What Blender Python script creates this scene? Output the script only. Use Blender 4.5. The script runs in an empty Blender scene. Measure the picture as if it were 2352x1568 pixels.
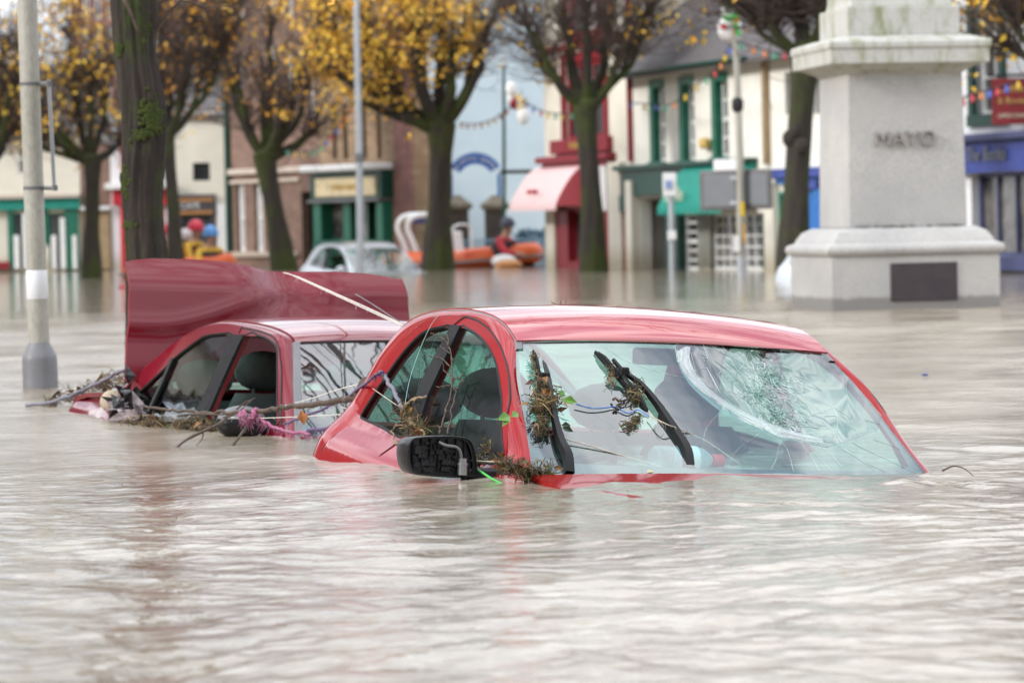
import bpy, bmesh, math, random
import numpy as np
from mathutils import Vector, Matrix
from mathutils.geometry import delaunay_2d_cdt
random.seed(7); np.random.seed(7)
scene = bpy.context.scene
COL = scene.collection
PI = math.pi

# ------------------------------------------------------------------ camera
FPX, CAMH, ROLL, PITCH = 8000.0, 0.78, 0.022, 264/8000.0      # focal length in units of a 2352-wide picture
_p = math.atan(PITCH)
FW = np.array([0, math.cos(_p), -math.sin(_p)]); _U = np.array([0, math.sin(_p), math.cos(_p)]); _X = np.array([1., 0, 0])
RT = math.cos(ROLL)*_X - math.sin(ROLL)*_U
UP = math.sin(ROLL)*_X + math.cos(ROLL)*_U
CAM = np.array([0, 0, CAMH])
cam_d = bpy.data.cameras.new('camera'); cam = bpy.data.objects.new('camera', cam_d); COL.objects.link(cam)
m = Matrix.Identity(4)
for i in range(3):
    m[i][0], m[i][1], m[i][2] = RT[i], UP[i], -FW[i]
    m[i][3] = CAM[i]
cam.matrix_world = m
cam_d.sensor_width = 36.0; cam_d.lens = 36.0*FPX/2352
cam_d.clip_start = 0.1; cam_d.clip_end = 3000
cam_d.dof.use_dof = True; cam_d.dof.focus_distance = 11.0; cam_d.dof.aperture_fstop = 5.6
scene.camera = cam

def ray(x, y):
    return RT*(x-1176)/FPX + UP*(784-y)/FPX + FW
def P(x, y, Y):                       # point of the place seen at picture position (x, y), Y metres away
    d = ray(x, y); return CAM + d*Y/d[1]
def Wt(x, y, z=0.0):                  # where that line of sight meets the water
    d = ray(x, y); return CAM + d*(z-CAMH)/d[2]

# ------------------------------------------------------------------ object helpers
def tag(o, label=None, cat=None, group=None, kind=None):
    if label: o['label'] = label
    if cat: o['category'] = cat
    if group: o['group'] = group
    if kind: o['kind'] = kind
    return o
def empty(name, loc=(0,0,0), label=None, cat=None, group=None, mat=None):
    o = bpy.data.objects.new(name, None); COL.objects.link(o)
    if mat is not None: o.matrix_world = mat
    else: o.location = tuple(loc)
    o.empty_display_size = .2
    tag(o, label, cat, group)
    return o

class MB:
    """collects shapes into one mesh; world or local coordinates"""
    def __init__(s): s.v=[]; s.f=[]; s.sm=[]
    def add(s, vs, fs, smooth=True):
        n=len(s.v); s.v.extend([tuple(map(float,p)) for p in vs]); s.f.extend([tuple(i+n for i in f) for f in fs]); s.sm.extend([smooth]*len(fs)); return s
    def box(s, c, size, rz=0.0, taper=1.0):
        cx,cy,cz=c; hx,hy,hz=[k/2 for k in size]; vs=[]
        for z in (-hz,hz):
            t=1.0 if z<0 else taper
            for x,y in ((-hx,-hy),(hx,-hy),(hx,hy),(-hx,hy)):
                x*=t;y*=t
                vs.append((cx+x*math.cos(rz)-y*math.sin(rz), cy+x*math.sin(rz)+y*math.cos(rz), cz+z))
        return s.add(vs,[(3,2,1,0),(4,5,6,7),(0,1,5,4),(1,2,6,5),(2,3,7,6),(3,0,4,7)],False)
    def corners(s, a):                 # 8 corners, bottom ring then top ring
        return s.add(a,[(3,2,1,0),(4,5,6,7),(0,1,5,4),(1,2,6,5),(2,3,7,6),(3,0,4,7)],False)
    def tube(s, pts, r, n=6, cap=True):
        pts=[np.array(p,float) for p in pts]; k=len(pts)
        rr=[r]*k if not hasattr(r,'__len__') else list(r)
        base=len(s.v); prev=None
        for i,p in enumerate(pts):
            t=pts[min(i+1,k-1)]-pts[max(i-1,0)]; L=np.linalg.norm(t); t=t/L if L>1e-9 else np.array([0,0,1.])
            if prev is None:
                a=np.cross(t,[0,0,1.] if abs(t[2])<.9 else [1.,0,0])
            else: a=prev-t*(prev@t)
            a/=max(np.linalg.norm(a),1e-9); prev=a; b=np.cross(t,a)
            for j in range(n):
                th=2*PI*j/n; s.v.append(tuple(p+rr[i]*(a*math.cos(th)+b*math.sin(th))))
        for i in range(k-1):
            for j in range(n):
                j2=(j+1)%n; s.f.append((base+i*n+j,base+i*n+j2,base+(i+1)*n+j2,base+(i+1)*n+j)); s.sm.append(True)
        if cap:
            s.f.append(tuple(base+j for j in range(n))[::-1]); s.sm.append(False)
            s.f.append(tuple(base+(k-1)*n+j for j in range(n))); s.sm.append(False)
        return s
    def lathe(s, prof, c=(0,0,0), n=24, axis='z'):
        base=len(s.v)
        for r,h in prof:
            for j in range(n):
                th=2*PI*j/n; x,y=r*math.cos(th),r*math.sin(th)
                q={'z':(x,y,h),'y':(x,h,-y),'x':(h,x,y)}[axis]
                s.v.append((c[0]+q[0],c[1]+q[1],c[2]+q[2]))
        for i in range(len(prof)-1):
            for j in range(n):
                j2=(j+1)%n; s.f.append((base+i*n+j,base+i*n+j2,base+(i+1)*n+j2,base+(i+1)*n+j)); s.sm.append(True)
        s.f.append(tuple(base+j for j in range(n))[::-1]); s.sm.append(False)
        s.f.append(tuple(base+(len(prof)-1)*n+j for j in range(n))); s.sm.append(False)
        return s
    def grid(s, rows, smooth=True, flip=False):
        rows=[list(r) for r in rows]; nr,nc=len(rows),len(rows[0]); vs=[p for r in rows for p in r]; fs=[]
        for i in range(nr-1):
            for j in range(nc-1):
                q=(i*nc+j,i*nc+j+1,(i+1)*nc+j+1,(i+1)*nc+j); fs.append(q[::-1] if flip else q)
        return s.add(vs,fs,smooth)
    def ell(s, c, r, nu=16, nv=10, R=None, v0=-PI/2, v1=PI/2):
        rows=[]
        for i in range(nv+1):
            v=v0+(v1-v0)*i/nv; row=[]
            for j in range(nu+1):
                u=2*PI*j/nu; q=np.array([r[0]*math.cos(v)*math.cos(u), r[1]*math.cos(v)*math.sin(u), r[2]*math.sin(v)])
                if R is not None: q=R@q
                row.append(tuple(np.array(c)+q))
            rows.append(row)
        return s.grid(rows)
    def leaf(s, c, d, w, up, L, curl=.25):   # one pointed leaf: c base, d direction, up normal
        d=np.array(d,float); d/=max(np.linalg.norm(d),1e-9); up=np.array(up,float); side=np.cross(d,up); side/=max(np.linalg.norm(side),1e-9); up=np.cross(side,d)
        c=np.array(c,float); a=c; b=c+d*L*.45; e=c+d*L-up*L*curl
        vs=[a,b+side*w*.5+up*w*.15,e,b-side*w*.5+up*w*.15,b]
        return s.add(vs,[(0,4,1),(4,2,1),(0,3,4),(4,3,2)],False)
    def build(s, name, mat, parent=None, origin=None, angle=40, mods=None):
        me=bpy.data.meshes.new(name)
        v=np.array(s.v,float)
        if origin is not None: v=v-np.array(origin,float)
        me.from_pydata(v.tolist(),[],s.f); me.update()
        me.polygons.foreach_set('use_smooth',s.sm)
        if angle and any(s.sm):
            try: me.set_sharp_from_angle(angle=math.radians(angle))
            except Exception: pass
        if mat is not None: me.materials.append(mat)
        o=bpy.data.objects.new(name,me); COL.objects.link(o)
        if parent is not None: o.parent=parent
        elif origin is not None: o.location=tuple(origin)
        for md in (mods or []): 
            k=o.modifiers.new(md[0],md[0])
            for a,b in md[1].items(): setattr(k,a,b)
        if any(md[0]=='SOLIDIFY' for md in (mods or [])):
            k=o.modifiers.new('Edges','EDGE_SPLIT'); k.split_angle=math.radians(max(angle,35))
        return o
SOL=lambda t,off=-1.0:('SOLIDIFY',dict(thickness=t,offset=off))
BEV=lambda w,seg=2:('BEVEL',dict(width=w,segments=seg,limit_method='ANGLE'))

def inpoly(x,y,poly):
    c=False;n=len(poly);j=n-1
    for i in range(n):
        xi,yi=poly[i];xj,yj=poly[j]
        if (yi>y)!=(yj>y) and x<(xj-xi)*(y-yi)/(yj-yi)+xi: c=not c
        j=i
    return c
def densify(poly, h, closed=True):
    out=[];n=len(poly)
    for i in range(n if closed else n-1):
        a=np.array(poly[i]);b=np.array(poly[(i+1)%n]);k=max(1,int(np.linalg.norm(b-a)/h))
        for t in range(k): out.append(tuple(a+(b-a)*t/k))
    if not closed: out.append(tuple(poly[-1]))
    return out
def smooth_poly(pts, n=4, closed=False):
    """Catmull-Rom through pts (any dimension)"""
    p=[np.array(q,float) for q in pts];out=[];N=len(p)
    rng=range(N) if closed else range(N-1)
    for i in rng:
        p0=p[(i-1)%N] if closed or i>0 else p[i]; p1=p[i]; p2=p[(i+1)%N]; p3=p[(i+2)%N] if closed or i+2<N else p2
        for k in range(n):
            t=k/n; out.append(tuple(.5*((2*p1)+(-p0+p2)*t+(2*p0-5*p1+4*p2-p3)*t*t+(-p0+3*p1-3*p2+p3)*t**3)))
    if not closed: out.append(tuple(p[-1]))
    return out
def patch(mb, outline, surf, holes=(), h=.05, flip=False, smooth=True):
    """triangulated sheet: polygon with holes in a parameter plane, carried to 3-D by surf(a, b)"""
    loops=[densify(outline,h)]+[densify(q,h) for q in holes]
    pts=[];edges=[]
    for L in loops:
        n0=len(pts);pts+= [Vector(p) for p in L]; edges+=[(n0+i,n0+(i+1)%len(L)) for i in range(len(L))]
    xs=[p[0] for p in outline];ys=[p[1] for p in outline]
    a=min(xs)+h*.5;k=0
    while a<max(xs):
        b=min(ys)+h*(.5 if k%2 else .9)
        while b<max(ys):
            if inpoly(a,b,outline) and not any(inpoly(a,b,q) for q in holes): 
                d=min(math.hypot(a-p[0],b-p[1]) for L in loops for p in L)
                if d>h*.45: pts.append(Vector((a,b)))
            b+=h
        a+=h*.87;k+=1
    vv,ee,ff,_,_,_=delaunay_2d_cdt(pts,edges,[],0,1e-6)
    fs=[]
    for f in ff:
        cx=sum(vv[i][0] for i in f)/3;cy=sum(vv[i][1] for i in f)/3
        if inpoly(cx,cy,outline) and not any(inpoly(cx,cy,q) for q in holes):
            A=vv[f[0]];B=vv[f[1]];C=vv[f[2]]
            ccw=(B[0]-A[0])*(C[1]-A[1])-(B[1]-A[1])*(C[0]-A[0])>0
            fs.append(tuple(f) if ccw!=flip else tuple(f)[::-1])
    return mb.add([surf(p[0],p[1]) for p in vv],fs,smooth)

def text_mesh(mb, s, size, M, extrude=.004, align='CENTER', shear=0.0):
    cu=bpy.data.curves.new('txt','FONT'); cu.body=s; cu.size=size; cu.extrude=extrude; cu.align_x=align; cu.align_y='CENTER'; cu.shear=shear; cu.resolution_u=3
    o=bpy.data.objects.new('txt',cu); COL.objects.link(o)
    dg=bpy.context.evaluated_depsgraph_get(); me=bpy.data.meshes.new_from_object(o.evaluated_get(dg))
    vs=[tuple(M@v.co) for v in me.vertices]; fs=[tuple(p.vertices) for p in me.polygons]
    bpy.data.objects.remove(o); bpy.data.curves.remove(cu); bpy.data.meshes.remove(me)
    return mb.add(vs,fs,False)

# ------------------------------------------------------------------ materials
def nodes(m): return m.node_tree.nodes, m.node_tree.links
def ramp(nd, stops):
    r=nd.new('ShaderNodeValToRGB'); e=r.color_ramp.elements
    while len(e)<len(stops): e.new(.5)
    for i,(p,c) in enumerate(stops):
        e[i].position=p; e[i].color=(*c,1) if len(c)==3 else c
    return r
def mat(name, col, rough=.6, col2=None, scale=6.0, bump=0.0, bscale=None, metal=0.0, coat=0.0, spec=.5, detail=5, stretch=(1,1,1), lo=.35, hi=.65, grain=0.0, dirt=None, island=None):
    m=bpy.data.materials.new(name); m.use_nodes=True; nd,lk=nodes(m); b=nd['Principled BSDF']
    b.inputs['Roughness'].default_value=rough; b.inputs['Metallic'].default_value=metal; b.inputs['Coat Weight'].default_value=coat; b.inputs['Coat Roughness'].default_value=.04; b.inputs['Coat IOR'].default_value=1.5 if coat==1.0 else 1.5
    b.inputs['Specular IOR Level'].default_value=spec
    if col2 is None: col2=tuple(c*.78 for c in col)
    tc=nd.new('ShaderNodeTexCoord'); mp=nd.new('ShaderNodeMapping'); mp.inputs['Scale'].default_value=stretch; lk.new(tc.outputs['Object'],mp.inputs['Vector'])
    if island:
        g=nd.new('ShaderNodeNewGeometry'); r=ramp(nd,island); lk.new(g.outputs['Random Per Island'],r.inputs['Fac'])
    else:
        n=nd.new('ShaderNodeTexNoise'); n.inputs['Scale'].default_value=scale; n.inputs['Detail'].default_value=detail; n.inputs['Roughness'].default_value=.62; lk.new(mp.outputs['Vector'],n.inputs['Vector'])
        r=ramp(nd,[(lo,col2),(hi,col)]); lk.new(n.outputs['Fac'],r.inputs['Fac'])
    out=r.outputs['Color']
    if grain:
        n3=nd.new('ShaderNodeTexNoise'); n3.inputs['Scale'].default_value=90; n3.inputs['Detail'].default_value=3; lk.new(mp.outputs['Vector'],n3.inputs['Vector'])
        r3=ramp(nd,[(.38,(1-grain,)*3),(.62,(1+grain*.4,)*3)]); lk.new(n3.outputs['Fac'],r3.inputs['Fac'])
        mx=nd.new('ShaderNodeMixRGB'); mx.blend_type='MULTIPLY'; mx.inputs['Fac'].default_value=1; lk.new(out,mx.inputs['Color1']); lk.new(r3.outputs['Color'],mx.inputs['Color2']); out=mx.outputs['Color']
    if dirt:                                   # (colour, z height, softness): stain below a height
        sx=nd.new('ShaderNodeSeparateXYZ'); g=nd.new('ShaderNodeNewGeometry'); lk.new(g.outputs['Position'],sx.inputs['Vector'])
        nn=nd.new('ShaderNodeTexNoise'); nn.inputs['Scale'].default_value=9; nn.inputs['Detail'].default_value=6; lk.new(tc.outputs['Object'],nn.inputs['Vector'])
        ma=nd.new('ShaderNodeMath'); ma.operation='MULTIPLY_ADD'; ma.inputs[1].default_value=.08; lk.new(nn.outputs['Fac'],ma.inputs[0]); lk.new(sx.outputs['Z'],ma.inputs[2])
        mr=nd.new('ShaderNodeMapRange'); mr.inputs['From Min'].default_value=dirt[1]+.04+dirt[2]; mr.inputs['From Max'].default_value=dirt[1]+.04; lk.new(ma.outputs[0],mr.inputs['Value'])
        mx=nd.new('ShaderNodeMixRGB'); mx.blend_type='MIX'; lk.new(mr.outputs['Result'],mx.inputs['Fac']); lk.new(out,mx.inputs['Color1']); mx.inputs['Color2'].default_value=(*dirt[0],1); out=mx.outputs['Color']
    lk.new(out,b.inputs['Base Color'])
    if bump:
        n2=nd.new('ShaderNodeTexNoise'); n2.inputs['Scale'].default_value=bscale or scale*4; n2.inputs['Detail'].default_value=6; lk.new(mp.outputs['Vector'],n2.inputs['Vector'])
        bp=nd.new('ShaderNodeBump'); bp.inputs['Strength'].default_value=min(1,bump); bp.inputs['Distance'].default_value=.02; lk.new(n2.outputs['Fac'],bp.inputs['Height']); lk.new(bp.outputs['Normal'],b.inputs['Normal'])
    return m
def glass_mat(name, tint=(.62,.80,.74), ior=1.75, rough=0.0, film=0.0, filmcol=(.75,.8,.8)):
    m=bpy.data.materials.new(name); m.use_nodes=True; nd,lk=nodes(m); nd.remove(nd['Principled BSDF']); out=nd['Material Output']
    t=nd.new('ShaderNodeBsdfTransparent'); t.inputs['Color'].default_value=(*tint,1)
    g=nd.new('ShaderNodeBsdfGlossy'); g.inputs['Roughness'].default_value=rough; g.inputs['Color'].default_value=(.95,.97,1,1)
    fr=nd.new('ShaderNodeFresnel'); gb=nd.new('ShaderNodeNewGeometry'); io=nd.new('ShaderNodeMapRange'); io.inputs['To Min'].default_value=ior; io.inputs['To Max'].default_value=1/ior
    lk.new(gb.outputs['Backfacing'],io.inputs['Value']); lk.new(io.outputs['Result'],fr.inputs['IOR'])          # a thin pane mirrors alike from both sides
    ms=nd.new('ShaderNodeMixShader'); lk.new(fr.outputs['Fac'],ms.inputs['Fac']); lk.new(t.outputs['BSDF'],ms.inputs[1]); lk.new(g.outputs['BSDF'],ms.inputs[2])
    res=ms.outputs['Shader']
    tc=nd.new('ShaderNodeTexCoord')
    n=nd.new('ShaderNodeTexNoise'); n.inputs['Scale'].default_value=5; n.inputs['Detail'].default_value=2; lk.new(tc.outputs['Object'],n.inputs['Vector'])
    bp=nd.new('ShaderNodeBump'); bp.inputs['Strength'].default_value=.03; bp.inputs['Distance'].default_value=.02; lk.new(n.outputs['Fac'],bp.inputs['Height']); lk.new(bp.outputs['Normal'],g.inputs['Normal'])
    if film:
        d=nd.new('ShaderNodeBsdfDiffuse'); d.inputs['Color'].default_value=(*filmcol,1)
        nn=nd.new('ShaderNodeTexNoise'); nn.inputs['Scale'].default_value=3; nn.inputs['Detail'].default_value=2; lk.new(tc.outputs['Object'],nn.inputs['Vector'])
        r=ramp(nd,[(.4,(film*.25,)*3),(.7,(film,)*3)]); lk.new(nn.outputs['Fac'],r.inputs['Fac'])
        m2=nd.new('ShaderNodeMixShader'); lk.new(r.outputs['Color'],m2.inputs['Fac']); lk.new(res,m2.inputs[1]); lk.new(d.outputs['BSDF'],m2.inputs[2]); res=m2.outputs['Shader']
    lk.new(res,out.inputs['Surface']); return m

M={}
def paint(name,c,c2=None,rough=.28,wet=1.5):  # wet is only the coat IOR: how strongly the coat mirrors
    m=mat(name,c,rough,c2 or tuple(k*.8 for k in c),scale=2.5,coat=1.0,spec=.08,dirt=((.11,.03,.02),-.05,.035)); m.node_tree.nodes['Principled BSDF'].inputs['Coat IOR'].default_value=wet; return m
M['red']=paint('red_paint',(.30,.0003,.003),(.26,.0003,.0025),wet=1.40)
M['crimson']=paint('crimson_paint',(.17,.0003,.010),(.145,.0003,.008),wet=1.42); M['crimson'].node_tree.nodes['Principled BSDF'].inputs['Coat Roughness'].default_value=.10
M['red_sheen']=paint('red_roof_sheen',(.37,.0006,.005),(.32,.0005,.004),wet=2.15); M['crimson_sheen']=paint('crimson_roof_sheen',(.19,.0005,.012),wet=2.0)  # same car paints, lightened and made more mirroring to imitate pale sky sheen
M['silver']=mat('silver_paint',(.55,.58,.60),.3,(.5,.53,.55),coat=1.0,metal=.3)
M['rubber']=mat('black_rubber',(.010,.010,.011),.5,(.016,.016,.017),scale=20,spec=.18)
M['blackplastic']=mat('black_plastic',(.012,.012,.014),.28,(.02,.02,.022),scale=18,bump=.15,bscale=60,spec=.3)
M['wiper']=mat('wiper_metal',(.006,.006,.007),.4,(.012,.012,.012),spec=.2)
M['greytrim']=mat('grey_trim',(.16,.16,.165),.35,(.12,.12,.125))
M['glass']=glass_mat('side_glass',(.50,.74,.66),2.0)
M['wglass']=glass_mat('windscreen_glass',(.66,.90,.86),2.2,film=.025,filmcol=(.62,.72,.72))
M['crack']=glass_mat('cracked_glass',(.42,.64,.60),2.2,rough=.02,film=.18,filmcol=(.72,.80,.79))
M['crackline']=mat('crack_white',(.70,.80,.78),.25,(.16,.34,.30),scale=9)
M['frit']=mat('glass_frit',(.012,.013,.016),.15,coat=.6)
M['seat']=mat('seat_fabric',(.045,.045,.05),.9,(.07,.07,.072),scale=12)
M['dash']=mat('dashboard_plastic',(.035,.045,.055),.5,(.05,.06,.07))
M['inner']=mat('interior_dark',(.02,.02,.022),.8)
M['metal']=mat('zinc_metal',(.45,.46,.48),.3,(.35,.36,.38),metal=.8)
M['twig']=mat('wet_twig',(.10,.065,.045),.6,(.05,.032,.024),scale=25,bump=.4)
M['straw']=mat('muddy_straw',(.30,.20,.10),.8,(.16,.10,.05),island=[(0,(.10,.06,.03)),(.4,(.22,.14,.07)),(.75,(.34,.25,.12)),(1,(.14,.15,.04))])
M['weed']=mat('dark_weed',(.06,.05,.03),.7,island=[(0,(.03,.022,.018)),(.5,(.08,.055,.03)),(.8,(.09,.10,.025)),(1,(.14,.08,.05))])
M['gleaf']=mat('green_leaf',(.12,.28,.02),.4,(.06,.16,.015),scale=20)
M['dleaf']=mat('dark_leaf',(.02,.05,.02),.35,(.015,.03,.012),scale=20)
M['yleaf']=mat('yellow_leaf',(.7,.38,.04),.6,(.55,.25,.03),scale=12)
M['twine']=mat('pale_twine',(.55,.50,.42),.8,(.40,.35,.28),scale=60)
M['wtwine']=mat('white_twine',(.75,.72,.68),.7,(.6,.56,.5),scale=60)
M['pinkrope']=mat('pink_rope',(.42,.10,.22),.9,(.28,.16,.22),scale=40)
M['purplerope']=mat('purple_rope',(.16,.10,.24),.9,(.10,.09,.12),scale=50)
M['bluerope']=mat('blue_grey_rope',(.13,.14,.20),.9,(.22,.2,.22),scale=60)
M['bluestring']=mat('blue_string',(.06,.22,.60),.7)
M['greenstring']=mat('green_string',(.08,.55,.10),.7)
M['bag']=mat('black_bag',(.02,.02,.025),.3,(.035,.035,.04),scale=9,bump=.6)
M['cloth']=mat('grey_rag',(.34,.29,.30),.9,(.16,.12,.12),scale=9,bump=.6)
M['bottle']=glass_mat('bottle_plastic',(.72,.86,.90),1.55,rough=.08,film=.75,filmcol=(.72,.88,.95))
M['redcap']=mat('red_cap',(.80,.02,.02),.4)
M['sticker']=mat('white_label',(.75,.77,.80),.5,(.3,.42,.62),scale=30,lo=.3,hi=.45)

# ------------------------------------------------------------------ sky and sun (bright overcast)
SUN_AZ, SUN_EL = math.radians(248), math.radians(24)       # low pale sun, from the left and a little behind the camera
sd=np.array([math.sin(SUN_AZ)*math.cos(SUN_EL), math.cos(SUN_AZ)*math.cos(SUN_EL), math.sin(SUN_EL)])
w=bpy.data.worlds.new('World'); scene.world=w; w.use_nodes=True; nd=w.node_tree.nodes; lk=w.node_tree.links; bg=nd['Background']
sky=nd.new('ShaderNodeTexSky'); sky.sky_type='NISHITA'; sky.sun_disc=False; sky.sun_elevation=SUN_EL; sky.sun_rotation=SUN_AZ; sky.air_density=1.0; sky.dust_density=2.0
tc=nd.new('ShaderNodeTexCoord'); mp=nd.new('ShaderNodeMapping'); mp.inputs['Scale'].default_value=(1,1,1.8); mp.inputs['Location'].default_value=(5.3,0,0); lk.new(tc.outputs['Generated'],mp.inputs['Vector'])
n=nd.new('ShaderNodeTexNoise'); n.inputs['Scale'].default_value=6.0; n.inputs['Detail'].default_value=8; n.inputs['Roughness'].default_value=.58; n.inputs['Distortion'].default_value=.5; lk.new(mp.outputs['Vector'],n.inputs['Vector'])
cl=ramp(nd,[(.38,(4.2,5.0,6.3)),(.49,(9.4,10.0,10.9)),(.58,(13.6,13.7,13.9))]); lk.new(n.outputs['Fac'],cl.inputs['Fac'])
n2=nd.new('ShaderNodeTexNoise'); n2.inputs['Scale'].default_value=2.1; n2.inputs['Detail'].default_value=6; n2.inputs['Distortion'].default_value=.4; lk.new(mp.outputs['Vector'],n2.inputs['Vector'])
cov=ramp(nd,[(.34,(.55,.55,.55)),(.5,(.96,.96,.96))]); lk.new(n2.outputs['Fac'],cov.inputs['Fac'])
mx=nd.new('ShaderNodeMixRGB'); lk.new(cov.outputs['Color'],mx.inputs['Fac']); lk.new(sky.outputs['Color'],mx.inputs['Color1']); lk.new(cl.outputs['Color'],mx.inputs['Color2'])
sz=nd.new('ShaderNodeSeparateXYZ'); lk.new(tc.outputs['Generated'],sz.inputs[0])
zr=ramp(nd,[(0,(.56,)*3),(.11,(.56,)*3),(.19,(.57,)*3),(.30,(.66,)*3),(.48,(.92,)*3),(1,(1.0,)*3)]); lk.new(sz.outputs['Z'],zr.inputs['Fac'])   # an overcast sky is brightest overhead
ml_=nd.new('ShaderNodeVectorMath'); ml_.operation='SCALE'; lk.new(mx.outputs['Color'],ml_.inputs[0]); z2=nd.new('ShaderNodeMath'); z2.operation='MULTIPLY'; z2.inputs[1].default_value=1.55; lk.new(zr.outputs['Color'],z2.inputs[0]); lk.new(z2.outputs[0],ml_.inputs['Scale'])
lk.new(ml_.outputs['Vector'],bg.inputs['Color']); bg.inputs['Strength'].default_value=.15
sl=bpy.data.lights.new('sun','SUN'); sl.energy=2.7; sl.angle=math.radians(11); sl.color=(1,.965,.91)
so=bpy.data.objects.new('sun',sl); COL.objects.link(so); so.rotation_euler=Vector(tuple(sd)).to_track_quat('Z','Y').to_euler()

# ------------------------------------------------------------------ flood water
def wave_field(x,y):
    rng=np.random.RandomState(3); z=np.zeros_like(x)
    # patches of rougher and calmer water
    pa=0.5+0.5*np.sin(.9*x+.55*y+1.3*np.sin(.35*y+.4*x))*np.sin(.42*y-.6*x+.8)
    pb=0.5+0.5*np.sin(.31*x-.23*y+2.0+np.sin(.5*x))
    wx=x+.25*np.sin(1.1*y+.7*x)+.12*np.sin(2.3*y-1.9*x); wy=y+.25*np.sin(1.3*x-.6*y)+.12*np.sin(2.9*x+1.7*y)
    far=np.clip(1.25-(y-8)/38,.22,1.1)
    for i in range(60):
        lam=.075*(9**(i/59.)); k=2*PI/lam
        th=rng.normal(1.2,1.1); A=.00080*lam**.72*rng.uniform(.6,1.3)
        ph=rng.uniform(0,2*PI)
        env=(pa if i%2 else pb) if lam<.7 else 1.0
        s=np.sin(k*(wx*math.cos(th)+wy*math.sin(th))+ph)
        z+=A*(.35+1.05*env)*(s+.28*np.cos(2*k*(wx*math.cos(th)+wy*math.sin(th))+2*ph))*np.where(lam<.5,far,np.maximum(far,.42))
    return z
ys=[-90,-40,-15,-5,0,2,3.2]
y=4.2
while y<120: ys.append(y); y*=1.0023 if y<26 else (1.006 if y<50 else 1.02)
ys+= [125,150,220,400,800,1600]
ss=np.concatenate([np.linspace(-1,1,321)*.20]); ss=np.concatenate([[-12,-4,-1.6,-.8,-.45,-.3,-.24],ss,[.24,.3,.45,.8,1.6,4,12]])
Y=np.repeat(np.array(ys)[:,None],len(ss),1); X=(np.maximum(np.abs(Y),2.5)+1.2)*ss[None,:]
Z=wave_field(X,Y)*np.where((Y>3)&(Y<122),1,0)
# little wakes where the current meets the things standing in it
def wake(cx,cy,r,amp):
    global Z
    d=np.hypot(X-cx,(Y-cy)); Z=Z+.45*amp*np.exp(-((d-r)/(.10))**2)*(0.6+.4*np.sin(9*np.arctan2(Y-cy,X-cx)+cx*7))
wake(-2.43,17.87,.14,.022)
for (px,py,r,a) in ((760,1052,.10,.02),(1000,1098,.12,.012),(1190,1112,.10,.014),(2165,1092,.12,.016),(900,1075,.1,.012),(160,965,.1,.012)):
    q=Wt(px,py); wake(q[0],q[1],r,a)
# the current heaps against the upstream side of the front car and drops off round its far corner
Z=Z+np.interp(X,[-1.2,-.6,0,.6,1.0,1.3,1.7,2.4],[0,.022,.026,.016,-.012,-.034,-.030,0])*np.exp(-((Y-10.8)/.85)**2)
wb=MB(); wb.grid(np.stack([X,Y,Z],-1).tolist())
wm=bpy.data.materials.new('flood_water'); wm.use_nodes=True; nd,lk=nodes(wm); b=nd['Principled BSDF']
tc=nd.new('ShaderNodeTexCoord'); mp=nd.new('ShaderNodeMapping'); mp.inputs['Scale'].default_value=(1,1,1); lk.new(tc.outputs['Object'],mp.inputs['Vector'])
n=nd.new('ShaderNodeTexNoise'); n.inputs['Scale'].default_value=1.1; n.inputs['Detail'].default_value=7; n.inputs['Distortion'].default_value=1.2; lk.new(mp.outputs['Vector'],n.inputs['Vector'])
r=ramp(nd,[(.35,(.21,.169,.122)),(.55,(.29,.246,.187)),(.72,(.37,.332,.268))]); lk.new(n.outputs['Fac'],r.inputs['Fac']); lk.new(r.outputs['Color'],b.inputs['Base Color'])
b.inputs['IOR'].default_value=1.36
sxy=nd.new('ShaderNodeSeparateXYZ'); lk.new(tc.outputs['Object'],sxy.inputs[0]); yr=nd.new('ShaderNodeMapRange'); yr.inputs['From Min'].default_value=0; yr.inputs['From Max'].default_value=50; lk.new(sxy.outputs['Y'],yr.inputs['Value'])
rr_=ramp(nd,[(.14,(.035,)*3),(.20,(.05,)*3),(.265,(.22,)*3),(.58,(.24,)*3),(.74,(.06,)*3)]); lk.new(yr.outputs['Result'],rr_.inputs['Fac'])      # wind-ruffled belt beyond the cars, calmer near the shops
nr_=nd.new('ShaderNodeTexNoise'); nr_.inputs['Scale'].default_value=.8; nr_.inputs['Detail'].default_value=4; lk.new(mp.outputs['Vector'],nr_.inputs['Vector']); ra_=ramp(nd,[(.35,(.55,)*3),(.65,(1.35,)*3)]); lk.new(nr_.outputs['Fac'],ra_.inputs['Fac'])
mr_=nd.new('ShaderNodeMath'); mr_.operation='MULTIPLY'; lk.new(rr_.outputs['Color'],mr_.inputs[0]); lk.new(ra_.outputs['Color'],mr_.inputs[1]); lk.new(mr_.outputs[0],b.inputs['Roughness'])
n2=nd.new('ShaderNodeTexNoise'); n2.inputs['Scale'].default_value=11; n2.inputs['Detail'].default_value=6; n2.inputs['Roughness'].default_value=.55; n2.inputs['Distortion'].default_value=.8; lk.new(mp.outputs['Vector'],n2.inputs['Vector'])
bp=nd.new('ShaderNodeBump'); bp.inputs['Strength'].default_value=.26; bp.inputs['Distance'].default_value=.02; lk.new(n2.outputs['Fac'],bp.inputs['Height']); lk.new(bp.outputs['Normal'],b.inputs['Normal'])
tag(wb.build('water',wm,angle=0),kind='structure')

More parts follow.
